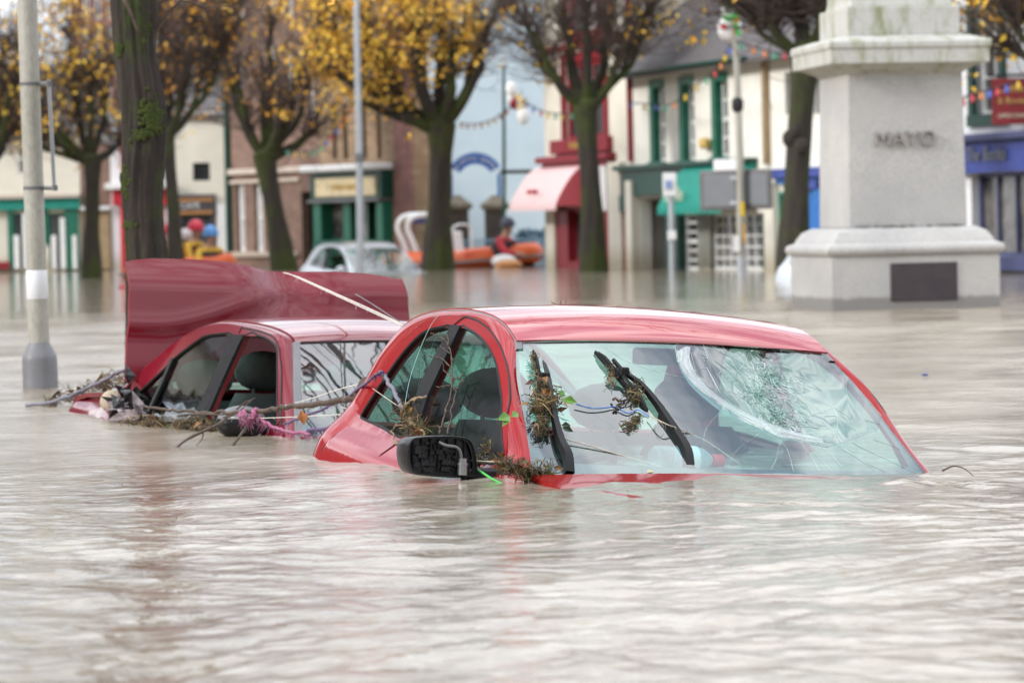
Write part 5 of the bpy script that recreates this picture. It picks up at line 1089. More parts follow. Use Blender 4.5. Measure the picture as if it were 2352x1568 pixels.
for L_,lab,mk,h,cols in ((13,'dark sandstone house far left of the square, mirrored in the red car side','sand',10.5,5),(12,'tall cream house far left of the square, mirrored in the red car side','cream',10.5,6),(13,'dark stone chapel far left of the square, mirrored in the red car side','pierstone',11.5,5),(12,'red stone house far left of the square, mirrored in the red car side','redstone',10.5,5)):
    terrace(flat((-25,Y0),(-25,Y0+L_)),lab,M[mk],h,cols,3,M['wpaint']); Y0+=L_

# ------------------------------------------------------------------ debris caught on the cars
rd=random.Random(17)
def rope(name,pts,r,m,label,cat,fr=None,n=5,parent=None,jit=.0):
    q=[np.array(p) for p in smooth_poly(pts,5)]
    if jit: q=[p+np.array([rd.gauss(0,jit),rd.gauss(0,jit),rd.gauss(0,jit)]) for p in q]
    mb=MB(); mb.tube(q,r,n)
    if fr:
        cnt,L,thin=fr
        for i in range(cnt):
            t=rd.random()*(len(q)-1.001); k=int(t); c=q[k]+(q[k+1]-q[k])*(t-k); d=np.array([rd.gauss(0,.7),rd.gauss(0,.7),rd.gauss(-.8,.5)]); l=L*rd.uniform(.4,1.2)
            mb.tube([c,c+d*l*.5,c+d*l*.8+np.array([0,0,-l*.3])],[thin,thin*.8,thin*.4],3,False)
    o=mb.build(name,m,parent,q[0] if parent is None else None,angle=0)
    if label: tag(o,label,cat)
    return o
def clump(label,spine,rad,n,L,leafs=0,thick=.0022,weed=.4,down=.3,name='debris_clump',group=None):
    sp=[np.array(p) for p in smooth_poly(spine,6)] if len(spine)>1 else [np.array(spine[0])]*2
    r=empty(name,loc=sp[0],label=label,cat='debris',group=group)
    a=MB(); b=MB(); c_=MB()
    for i in range(n):
        k_=rd.random()*(len(sp)-1.01); c=sp[int(k_)]+(sp[int(k_)+1]-sp[int(k_)])*(k_%1)+np.array([rd.gauss(0,rad*.6),rd.gauss(0,rad*.6),rd.gauss(0,rad*.6)]); d=np.array([rd.gauss(0,1),rd.gauss(0,1),rd.gauss(-down,.8)]); d/=np.linalg.norm(d); l=L*.62*rd.uniform(.25,1.25)**1.4; bend=np.array([rd.gauss(0,.25),rd.gauss(0,.25),rd.gauss(-.1,.25)])*l
        (b if rd.random()<weed else a).tube([c-d*l/2,c-d*l*.15+bend*.6,c+d*l*.2+bend*.7,c+d*l/2],[thick*.62*rd.uniform(.4,1.4)]*3+[thick*.3],3,False)
    for i in range(leafs):
        c=sp[rd.randrange(len(sp))]+np.array([rd.gauss(0,rad),rd.gauss(0,rad),rd.gauss(0,rad)]); c_.leaf(c,(rd.gauss(0,1),rd.gauss(0,1),rd.gauss(-.5,.7)),L*.17,(rd.gauss(0,1),-1,rd.gauss(0,1)),L*.3,.4)
    if a.v: a.build('straw',M['straw'],r,sp[0],angle=0)
    if b.v: b.build('weed',M['weed'],r,sp[0],angle=0)
    if c_.v: c_.build('dead_leaves',mat('dead_leaf',(.12,.05,.02),.5,island=[(0,(.05,.028,.018)),(.5,(.12,.06,.03)),(.8,(.22,.09,.02)),(1,(.06,.08,.02))]),r,sp[0],angle=0)
    return r
def twigs(name,label,paths,parent=None,m=None,cat='branch',jit=.004,buds=False):
    mb=MB(); first=None
    for pts,r in paths:
        q=[np.array(p) for p in smooth_poly(pts,5)]; first=q[0] if first is None else first
        q=[q[0]]+[p+np.array([rd.gauss(0,jit),rd.gauss(0,jit),rd.gauss(0,jit)]) for p in q[1:-1]]+[q[-1]]; N=len(q)
        mb.tube(q,[r*(1-.6*i/N)*rd.uniform(.9,1.15) for i in range(N)],6)
        if buds:
            for i in range(2,N,4): mb.ell(q[i]+np.array([rd.gauss(0,r),-r,rd.gauss(0,r)]),(r*1.3,r*1.3,r*1.8),6,4)
    o=mb.build(name,m or M['twig'],parent,first if parent is None else None,angle=0)
    if label: tag(o,label,cat)
    return o
WS=lambda x,y,o=.02: PA.wor(wsA(cB(x,y),o))
def SA(x,y,off=.02):                      # on the front car's right-hand window side
    d=PA.A@ray(*cA(x,y)); o=PA.A@(CAM-PA.O); lo,hi=8.,14.
    for _ in range(50):
        mid=(lo+hi)/2; p=o+d*mid
        if p[1]+HATCH['hw'](p[0],p[2])+off<0: lo=mid
        else: hi=mid
    return PA.wor(o+d*lo)
def SB(x,y,off=.03,c=cD):
    d=PB.A@ray(*c(x,y)); o=PB.A@(CAM-PB.O); lo,hi=10.,18.
    for _ in range(50):
        mid=(lo+hi)/2; p=o+d*mid
        if p[1]+SALOON['hw'](p[0],p[2])+off<0: lo=mid
        else: hi=mid
    return PB.wor(o+d*lo)
# on the wipers
clump('ball of muddy straw and leaves caught round the near wiper',[WS(430,610),WS(450,700),WS(440,780),WS(400,830)],.024,330,.12,26,weed=.4)
clump('thin beard of straw hanging down the top of the near wiper blade',[WS(325,280),WS(330,380),WS(370,480),WS(385,560)],.007,90,.05,0)
clump('dark soaked straw on the foot of the near wiper',[WS(430,880),WS(400,960),WS(400,1030)],.013,130,.07,4,weed=.7)
clump('tuft of straw and twigs tangled on the far wiper',[WS(1290,580),WS(1300,650),WS(1320,720)],.016,130,.08,4)
clump('small straw tuft hanging off the middle of the far wiper blade',[WS(1060,400),WS(1075,480),WS(1070,560)],.008,60,.05,2)
clump('mossy lump on twine below the far wiper blade',[WS(1330,900),WS(1280,950),WS(1230,990)],.012,130,.055,6,weed=.6)
twigs('twig','crooked dark twig stuck to the windscreen beside the far wiper',[([WS(1088,720),WS(1180,728),WS(1240,700),WS(1300,640)],.004),([WS(1100,820),WS(1170,775),WS(1250,755)],.004)],cat='twig')
def leafthing(name,label,items,m=None):
    mb=MB(); f=None
    for a,b,w_ in items:
        f=a if f is None else f; mb.leaf(a,b-a,w_,(.15,-1,.35),np.linalg.norm(b-a),.12)
    o=mb.build(name,m or M['gleaf'],None,f,angle=0); tag(o,label,'leaf'); return o
leafthing('leaf_sprig','bright green leaf sprig standing out of the straw on the near wiper',[(WS(600,700,.04),WS(580,620,.05),.024),(WS(610,712,.04),WS(745,742,.05),.030),(WS(600,700,.04),WS(640,760,.04),.014)])
leafthing('leaf_sprig','dark green leaf pair stuck low on the windscreen beside the near wiper',[(WS(590,965,.01),WS(690,965,.012),.022),(WS(600,985,.01),WS(715,1035,.012),.026)],M['dleaf'])
leafthing('leaf_sprig','green leaf cluster caught on the red windscreen pillar',[(WS(100,880,.10),WS(-10,900,.12),.035),(WS(90,880,.10),WS(30,960,.11),.025),(WS(110,885,.09),WS(188,835,.08),.028)],M['gleaf'])
clump('weed and leaf litter heaped round the base of the red pillar',[WS(20,1340,.09),WS(120,1370,.07),WS(230,1400,.05),WS(330,1430,.04),WS(480,1400,.03)],.013,330,.10,40,weed=.8)
clump('dark weed trailing between the mirror and the pillar',[SA(1240,1380,.06),SA(1310,1330,.04),SA(1340,1250,.03),SA(1370,1190,.02)],.010,140,.07,8,weed=.8)
rope('twine',[WS(620,1095),WS(870,1165),WS(1100,1235),WS(1400,1320),WS(1660,1400)],.0022,M['twine'],'pale twine sagging across the lower windscreen','twine')
rope('twine',[WS(1440,870,.03),WS(1620,960,.05),WS(1750,1005,.03),WS(1900,1075,.02),WS(2020,1135,.015),(PA.wor(wsA(c3(800,1205),.01)))],.0020,M['twine'],'pale knotted twine running from the far wiper to the water','twine',(26,.018,.0009))
rope('string',[WS(735,762),WS(830,790),WS(910,803),WS(1010,798),WS(1100,785),WS(1160,815),WS(1240,850),WS(1330,818),WS(1400,860),WS(1440,880)],.0022,M['bluestring'],'blue string stretched between the two wipers','string')
rope('string',[SA(1270,1412,.07),SA(1330,1450,.07),SA(1400,1495,.07),SA(1495,1542,.06)],.0034,M['greenstring'],'bright green string at the foot of the red pillar','string')
rope('twine',[SA(1170,1335,.12),SA(1340,1348,.08),SA(1500,1352,.06),WS(120,1335,.07)],.002,M['twine'],'thin straw coloured twine from the mirror to the pillar','twine')
# on the side windows of the front car
rope('rope',[SA(465,600),SA(500,640),SA(560,735),SA(610,830),SA(660,920)],.0072,M['bluerope'],'frayed blue grey rope hooked over the rear pillar of the front car','rope',(110,.016,.0009),jit=.002)
rope('rope',[SA(490,600,.03),SA(430,625,.05),SA(380,665,.06),P(800,912,12.2),P(760,930,12.5),P(700,955,12.8),P(650,975,13.0)],.0052,M['purplerope'],'purple rope from the front car back to the long branch','rope',(120,.018,.001),jit=.002)
clump('tangle of roots and straw on the door beside the mirror',[SA(660,920),SA(700,980),SA(760,1050),SA(800,1110)],.020,200,.11,14,weed=.45)
twigs('twig','tall budded twig standing up across the front side window',[([SA(960,1120),SA(1000,960),SA(1040,820),SA(1065,640),SA(1050,450),SA(1020,285)],.0042),([SA(1050,450),SA(960,375)],.0022),([SA(1035,360),SA(950,300),SA(890,278)],.0022),([SA(1050,550),SA(980,490),SA(885,470)],.0024),([SA(1060,635),SA(1000,590),SA(990,530)],.002),([SA(1050,712),SA(930,720)],.0022),([SA(1090,770),SA(1070,690),SA(1120,650),SA(1165,635)],.0022),([SA(1030,1120),SA(1060,930),SA(1100,760),SA(1160,660)],.0034),([SA(1100,640),SA(1110,670)],.0018)],cat='twig',jit=.002,buds=True)
twigs('twig','pale bent stick looped over the door beside the mirror',[([SA(690,900),SA(720,850),SA(780,820),SA(845,815)],.0065),([SA(690,985),SA(740,1030),SA(800,1090),SA(830,1120)],.0085),([SA(640,1225),SA(590,1190),SA(570,1120),SA(600,1060),SA(650,1040)],.0042)],m=mat('pale_stick',(.30,.22,.13),.8,(.17,.12,.07),scale=30),cat='twig')
rope('twine',[SA(400,740),SA(500,810),SA(610,885)],.0016,M['twine'],'thin twine slanting over the rear side window of the front car','twine')
rope('fishing_line',[SA(945,130,.01),SA(870,240,.01),SA(760,500,.01),SA(700,700,.01),SA(668,880,.02)],.0009,mat('green_line',(.3,.6,.55),.4),'fine green fishing line down the rear side window','fishing line')
# the long branch between the cars
B_=lambda x,y,d,c=cE: P(*c(x,y),d)
mb=MB(); br_pts=[np.array(p) for p in smooth_poly([P(*cD(970,1105),13.45),P(*cD(1200,1145),13.3),P(*cD(1500,1165),13.15),P(*cD(1800,1180),13.0),B_(150,1085,12.9),B_(380,1060,12.8),B_(620,1030,12.65),B_(850,1010,12.5),B_(1080,970,12.3),B_(1320,938,12.05)],6)]
mb.tube([p+np.array([rd.gauss(0,.003),rd.gauss(0,.003),rd.gauss(0,.003)]) for p in br_pts],[.004+.0078*(i/len(br_pts))**.8 for i in range(len(br_pts))],9)
for pts,r in (([P(*cD(1850,1215),12.95),P(*cD(1780,1290),12.9),P(*cD(1600,1370),12.85),P(*cD(1430,1455),12.8),P(*cD(1330,1535),12.75),P(401,1035,12.72),P(376,1032.8,12.7)],.0125),([P(*cD(1330,1535),12.75),P(*cD(1260,1570),12.72),P(391,1050,12.7)],.007),([P(*cD(1600,1390),12.85),P(*cD(1590,1450),12.82),P(*cD(1530,1520),12.8)],.005),
 ([B_(235,1180,12.85),B_(180,1260,12.8),B_(100,1370,12.75),B_(30,1460,12.7),B_(5,1500,12.68)],.0105),([B_(30,1460,12.7),B_(-20,1500,12.68),B_(-40,1508,12.68)],.004),([P(*cD(1950,1140),13.0),P(*cD(2040,1070),13.0),P(*cD(2100,1040),13.0)],.006),([P(*cD(1330,1215),13.1),P(*cD(1500,1190),13.1),P(*cD(1800,1195),13.0),P(*cD(2060,1160),12.95)],.007),([B_(-20,1130,12.9),B_(100,1100,12.88),B_(260,960,12.95),B_(295,945,12.95)],.005)):
    q=[np.array(p) for p in smooth_poly(pts,4)]; mb.tube(q,[.62*r*(1-.65*i/len(q))*rd.uniform(.9,1.15) for i in range(len(q))],7)
mb.ell(B_(1355,880,12.0),(.03,.03,.05),10,6); mb.ell(B_(1330,915,12.03),(.035,.03,.035),10,6)
o=mb.build('branch',M['twig'],None,br_pts[0],angle=0); tag(o,'long bare forked branch reaching from the saloon window to the front car','branch')
rope('rope',[B_(150,1085,12.86),B_(180,1130,12.85),B_(210,1170,12.84),B_(250,1150,12.83),B_(290,1070,12.83),B_(320,1120,12.82),B_(400,1180,12.8),B_(520,1240,12.75),B_(620,1270,12.7),B_(740,1280,12.65),B_(815,1300,12.6)],.006,M['pinkrope'],'shaggy pink rope hanging from the branch to the water','rope',(300,.024,.0011),jit=.003)
rope('rope',[B_(150,1080,12.86),B_(170,1110,12.84),B_(190,1150,12.83),B_(180,1090,12.82),B_(230,1160,12.82),B_(300,1060,12.82),B_(285,1100,12.81)],.009,M['pinkrope'],'knot of magenta rope tied round the branch','rope',(90,.02,.0012),jit=.006)
rope('rope',[B_(790,1262,12.65),B_(900,1245,12.6),B_(1050,1225,12.5),B_(1200,1212,12.35)],.0065,M['purplerope'],'dark fringed rope low across the saloon windscreen','rope',(150,.035,.001),jit=.002)
for lab,pts in (('slack white twine low across the saloon windscreen',[B_(60,1130,12.9),B_(240,1140,12.85),B_(600,1130,12.7),B_(900,1115,12.5),B_(1250,1095,12.15)]),('slack white twine high across the saloon windscreen',[B_(560,1020,12.75),B_(800,960,12.55),B_(1100,860,12.3),B_(1340,800,12.05)]),('loose loops of pale twine under the branch',[B_(1080,980,12.35),B_(1130,1030,12.3),B_(1250,1070,12.2),B_(1180,1050,12.25),B_(1280,1110,12.1)])):
    rope('twine',pts,.0017,M['wtwine'],lab,'twine',(14,.02,.0008))
def cF(x,y): return ((450+x*.55272)/1.7415,(980+y*.55272)/1.7415)
for lab,ps in (('upper pale twine from the boot lid kink to the front car',[(1240,200),(1350,235),(1600,345),(1900,480),(2150,600)]),('lower pale twine from the boot lid kink to the front car',[(1310,222),(1500,310),(1750,425),(2000,540),(2090,580)]),('grey wire behind the pale twine at the boot lid',[(1757,354),(1900,440),(2050,540),(2170,610)])):
    rope('twine',[P(*cF(*q),15.05-.0022*(q[0]-1240)) for q in ps],.0028 if 'wire' not in lab else .002,M['wtwine'] if 'wire' not in lab else M['greytrim'],lab,'twine',(8,.02,.0008))
lf=MB(); lf.leaf(B_(735,1060,12.55),np.array([.2,-.1,-1]),.04,(.1,-1,.1),.055,.1); o=lf.build('leaf',mat('russet_leaf',(.42,.16,.05),.6),None,B_(735,1060,12.55),angle=0); tag(o,'russet dead leaf hanging under the long branch','leaf')
# litter along the saloon's side and tail
clump('floating twigs and litter along the side of the saloon',[SB(860,1330),SB(1000,1330),SB(1200,1335),SB(1400,1345),SB(1600,1350),SB(1750,1330)],.016,330,.16,60,thick=.0035,weed=.6,down=-.1)
clump('straw heap against the rear side window of the saloon',[SB(1060,1260),SB(1180,1270),SB(1480,1270),SB(1600,1260)],.014,160,.09,24,weed=.5)
clump('line of twigs and weed washed behind the saloon boot',[P(110,926,16.0),P(165,910,16.0),P(210,893,16.0),P(250,878,15.9),P(285,862,15.8)],.02,210,.15,30,thick=.0028,weed=.55,down=0)
rope('rope',[P(60,931,15.9),P(120,923,15.7),P(170,905,15.6),P(200,893,15.6),P(245,868,15.5),P(285,850,15.4)],.008,M['bluerope'],'grey blue rope trailing behind the saloon boot into the water','rope',(120,.02,.001),jit=.003)
mb=MB()
for (cx,cyy,s_) in ((800,1060,.05),(760,1100,.045),(840,1000,.035),(830,1130,.04),(880,1090,.03)):
    for i in range(7): mb.leaf(SB(cx,cyy,.03)+np.array([rd.gauss(0,.02),rd.gauss(0,.015),rd.gauss(0,.02)]),(rd.gauss(0,1),rd.gauss(-.3,.6),rd.gauss(.2,1)),.06,(rd.gauss(0,1),-1,rd.gauss(0,1)),.085,.3)
o=mb.build('torn_bag',M['bag'],None,SB(800,1060,.03),angle=0); tag(o,'crumpled black plastic snagged at the rear of the saloon window','plastic bag')
mb=MB(); 
for i in range(26):
    c=SB(930+rd.gauss(0,60),1190+rd.gauss(0,50),.03); mb.leaf(c,(rd.gauss(0,.8),rd.gauss(0,.4),rd.gauss(-.7,.6)),.05,(rd.gauss(0,1),-1,rd.gauss(0,.6)),.12,.3)
o=mb.build('rag',M['cloth'],None,SB(930,1190,.03),angle=0); tag(o,'wet grey rag draped below the black plastic on the saloon','rag')
mb=MB(); mb.ell(SB(655,1060,.02),(.055,.035,.05),12,8); o=mb.build('cream_lump',mat('cream_foam',(.55,.47,.36),.9,(.4,.33,.24),scale=18,bump=.5),None,SB(655,1060,.02)); tag(o,'rounded cream foam lump on the saloon rear wing','foam')
o=mb=None
clump('leaf and twig litter lying on the roof edge of the front car',[P(1250,705,12.75),P(1275,703,12.75),P(1295,703,12.75)],.006,36,.05,12,weed=.7,down=0)

# floating scraps
def scrap(px,py,m,label,s,name='floating_scrap'):
    c=Wt(px,py); mb=MB(); mb.ell(c+np.array([0,0,.012]),(s,s*.6,s*.35),10,6); mb.leaf(c+np.array([0,0,.03]),(1,.2,.5),s,(0,0,1),s*1.3,.3); o=mb.build(name,m,None,c); tag(o,label,'scrap')
scrap(287,661,M['brred'],'small red scrap floating beside the nearest trunk',.10); scrap(2125,866,M['royal'],'tiny blue scrap floating right of the front car',.018)
lf=MB(); c=PA.wor(wsA(cB(1400,1417),.02)); lf.leaf(c,(1,.1,.1),.02,(0,-.5,1),.03,.1); o=lf.build('leaf',M['yleaf'],None,c,angle=0); tag(o,'small yellow green leaf floating at the windscreen foot','leaf')
twigs('twig','thin black twig floating at the far corner of the front car',[([Wt(2165,1088)+[0,0,.01],Wt(2190,1085)+[0,0,.02],Wt(2215,1087)+[0,0,.015],Wt(2235,1092)],.003)],cat='twig',jit=.0)

# ------------------------------------------------------------------ silver cars
PS=Pose(*(P(900,618,61)[0],61.0,.06),.62,-.0,.0)
carS=empty('car',label='silver estate car sunk to its windows in the middle distance',cat='car',mat=PS.M)
build_car(carS,HATCH,M['silver'],M['glass'],M['wglass'],detail=False)
for s in (-1,1):
    mb=MB(); mb.tube([(-.75,s*.50,.455),(-.85,s*.50,.495),(-1.5,s*.49,.495),(-1.6,s*.49,.45)],.012,6); mb.build('roof_rail',M['greytrim'],carS)
q=np.array([-.30,-.86,.03]); mb=MB(); mb.ell(q,(.06,.10,.07),12,8); mb.build('door_mirror',M['silver'],carS)
PT=Pose(P(2068,640,44)[0],44.0,.10,.45,0,0)
carT=empty('car',label='pale silver car mostly hidden behind the monument plinth',cat='car',mat=PT.M)
build_car(carT,HATCH,M['silver'],M['glass'],M['wglass'],detail=False)
mb=MB(); mb.ell((-.25,-.90,.0),(.06,.11,.075),12,8); mb.build('door_mirror',M['wpaint'],carT)

# ------------------------------------------------------------------ people
M['skin']=mat('skin',(.48,.27,.19),.6,(.42,.22,.15),scale=8)
M['jyellow']=mat('yellow_drysuit',(.60,.36,.015),.6,(.5,.28,.01)); M['jred']=mat('red_jacket',(.48,.015,.03),.6); M['jcream']=mat('cream_jacket',(.62,.54,.42),.7); M['jblack']=mat('black_vest',(.03,.03,.035),.7); M['jmaroon']=mat('maroon_vest',(.16,.01,.03),.7); M['lime']=mat('lime_bib',(.35,.75,.06),.6)
M['hred']=mat('red_helmet',(.60,.02,.05),.35); M['hblue']=mat('blue_helmet',(.10,.28,.60),.35); M['hdark']=mat('dark_helmet',(.05,.06,.09),.4); M['hwhite']=mat('white_helmet',(.6,.55,.55),.4); M['orangev']=mat('orange_pack',(.75,.16,.02),.6); M['haird']=mat('dark_hair',(.03,.022,.018),.8)
def skinmesh(name,nodes_,edges,m,parent,sub=1):
    me=bpy.data.meshes.new(name); me.from_pydata([n[0] for n in nodes_],edges,[]); o=bpy.data.objects.new(name,me); COL.objects.link(o); o.parent=parent
    md=o.modifiers.new('Skin','SKIN'); md.use_smooth_shade=True
    sv=me.skin_vertices[0].data
    for i,n in enumerate(nodes_): r=n[1]; sv[i].radius=(r,r) if not hasattr(r,'__len__') else r
    sv[0].use_root=True
    s=o.modifiers.new('Sub','SUBSURF'); s.levels=sub; s.render_levels=sub
    me.materials.append(m); return o
def person(name_label,hip,yaw,cols,lean=.15,arms=((.32,-.12,-.22),(.32,.1,-.25)),turn=0.0,helmet=None,vest=None,bib=None,group=None):
    """seated figure; local x is forward, z up, origin at the hips"""
    root=empty('person',loc=hip,label=name_label,cat='person',group=group); root.rotation_euler=(0,0,yaw); root.scale=(1.1,1.1,1.1)
    c=lambda *a: tuple(float(v) for v in a)
    ch=(lean*.38,0,.38); nk=(lean*.52,0,.53); hd=(lean*.55+.03,0,.66); hc=(lean*.55+.035,0,.73)
    ns=[(c(0,0,0),(.15,.12)),(c(lean*.2,0,.2),(.15,.11)),(c(*ch),(.17,.12)),(c(*nk),.058),(c(*hd),(.072,.085)),(c(*hc),(.078,.09)),(c(hd[0]+.095,0,hd[2]+.015),.016)]
    es=[(0,1),(1,2),(2,3),(3,4),(4,5),(4,6)]
    ja=[(c(0,0,-.02),(.17,.14)),(c(lean*.2,0,.2),(.175,.135)),(c(*ch),(.195,.145)),(c(nk[0],0,nk[2]-.03),.085)]; je=[(0,1),(1,2),(2,3)]
    tr=[(c(0,0,.0),(.165,.14))]; te=[]
    for s,(hx,hy,hz) in zip((-1,1),arms):
        sh=(ch[0],s*.19,ch[2]+.06); ha=(sh[0]+hx,s*.19+hy,sh[2]+hz); mid=((sh[0]+ha[0])/2-.03,(sh[1]+ha[1])/2+s*.06,(sh[2]+ha[2])/2-.10)
        k=len(ns); ns+= [(sh,.065),(mid,.045),(ha,.032)]; es+=[(2,k),(k,k+1),(k+1,k+2)]
        d=np.array(ha)-np.array(mid); d/=np.linalg.norm(d); sd_=np.cross(d,[0,0,1.]); sd_/=max(np.linalg.norm(sd_),1e-6); up=np.cross(sd_,d)
        pm=np.array(ha)+d*.075; ns.append((c(*pm),(.040,.02))); es.append((k+2,k+3))
        for f,(o_,l_) in enumerate(((-.03,.065),(-.01,.08),(.01,.075),(.03,.058))):
            a=pm+sd_*o_+d*.03; b=a+d*l_*.5-up*.012; e=b+d*l_*.3-up*.03; q=len(ns); ns+= [(c(*a),.010),(c(*b),.009),(c(*e),.008)]; es+=[(k+3,q),(q,q+1),(q+1,q+2)]
        a=np.array(ha)+d*.03+sd_*(-s)*.04; b=a+d*.04-sd_*s*.012-up*.01; q=len(ns); ns+=[(c(*a),.011),(c(*b),.009)]; es+=[(k+2,q),(q,q+1)]
        j=len(ja); hb=np.array(ha)-d*.02; ja+=[(sh,.088),(mid,.066),(c(*hb),.050)]; je+=[(2,j),(j,j+1),(j+1,j+2)]
        kn=(.40,s*.16,.03); an=(.42,s*.15,-.36); ft=(.56,s*.16,-.40)
        k=len(ns); ns+=[((.05,s*.10,-.01),.085),(kn,.058),(an,.042),(ft,.04)]; es+=[(0,k),(k,k+1),(k+1,k+2),(k+2,k+3)]
        t=len(tr); tr+=[((.05,s*.10,-.01),.105),(kn,.078),((an[0],an[1],an[2]+.04),.062)]; te+=[(0,t),(t,t+1),(t+1,t+2)]
    body=skinmesh('body',ns,es,M['skin'],root); skinmesh('jacket',ja,je,cols[0],root); skinmesh('trousers',tr,te,cols[1],root)
    mb=MB()
    for s in (-1,1): mb.ell((hd[0]+.075,s*.032,hd[2]+.045),(.012,.012,.009),8,6)
    mb.build('eyes',M['inner'],root); mb=MB(); mb.ell((hd[0]+.078,0,hd[2]-.038),(.012,.024,.007),8,6); mb.build('mouth',M['maroon'],root)
    mb=MB(); mb.ell((hc[0]-.012,0,hc[2]-.01),(.105,.098,.115),18,10,v0=-.35); mb.build('hair',M['haird'],root)
    if helmet is not None:
        mb=MB(); mb.ell((hc[0]-.008,0,hc[2]+.005),(.135,.122,.135),20,10,v0=-.22); mb.tube([(hc[0]+.13*math.cos(a),.118*math.sin(a),hc[2]-.03) for a in np.linspace(0,2*PI,21)],.012,6,False); hm=mb.build('helmet',helmet,root)
        mb=MB(); mb.tube([(hc[0],.11,hc[2]-.03),(hd[0]+.03,.07,hd[2]-.07),(hd[0]+.05,0,hd[2]-.095),(hd[0]+.03,-.07,hd[2]-.07),(hc[0],-.11,hc[2]-.03)],.009,5); mb.build('chin_strap',M['jblack'],hm)
    if vest is not None:
        mb=MB(); rows=[]
        for t in np.linspace(0,1,7): z=.08+.36*t; rows.append([(lean*z+(.175+.02*math.sin(PI*t))*math.cos(a),.215*math.sin(a),z) for a in np.linspace(0,2*PI,19)])
        mb.grid(rows); v=mb.build('life_vest',vest,root,mods=[SOL(.03,1)])
        if bib is not None: mb=MB(); mb.box((lean*.3+.20,0,.32),(.04,.13,.12)); mb.build('pocket',bib,v,mods=[BEV(.02)])
    return root
def hipat(px,py,d,headz=.80):            # put the head at picture position (px, py)
    h=P(px,py,d); return h-np.array([0,0,headz])
GP='flood rescuers sitting in the left hand boat'
person('rescuer in a red helmet and yellow drysuit turned to the right',hipat(437,524,62),-.5,(M['jyellow'],M['jyellow']),helmet=M['hred'],vest=M['jmaroon'],group=GP)
person('rescuer in a blue helmet, black vest and yellow sleeves',hipat(475,537,61.6),-.9,(M['jyellow'],M['jyellow']),helmet=M['hblue'],vest=M['jblack'],bib=M['hwhite'],group=GP)
person('rescuer in a red jacket and red helmet half behind the nearest trunk',hipat(384,532,61.8),-1.0,(M['jred'],M['jred']),helmet=M['hred'],group=GP)
person('rescuer with a pale helmet and lime bib between two red helmets',hipat(412,545,62.3),.3,(M['lime'],M['jred']),helmet=M['hwhite'],vest=M['lime'],group=GP)
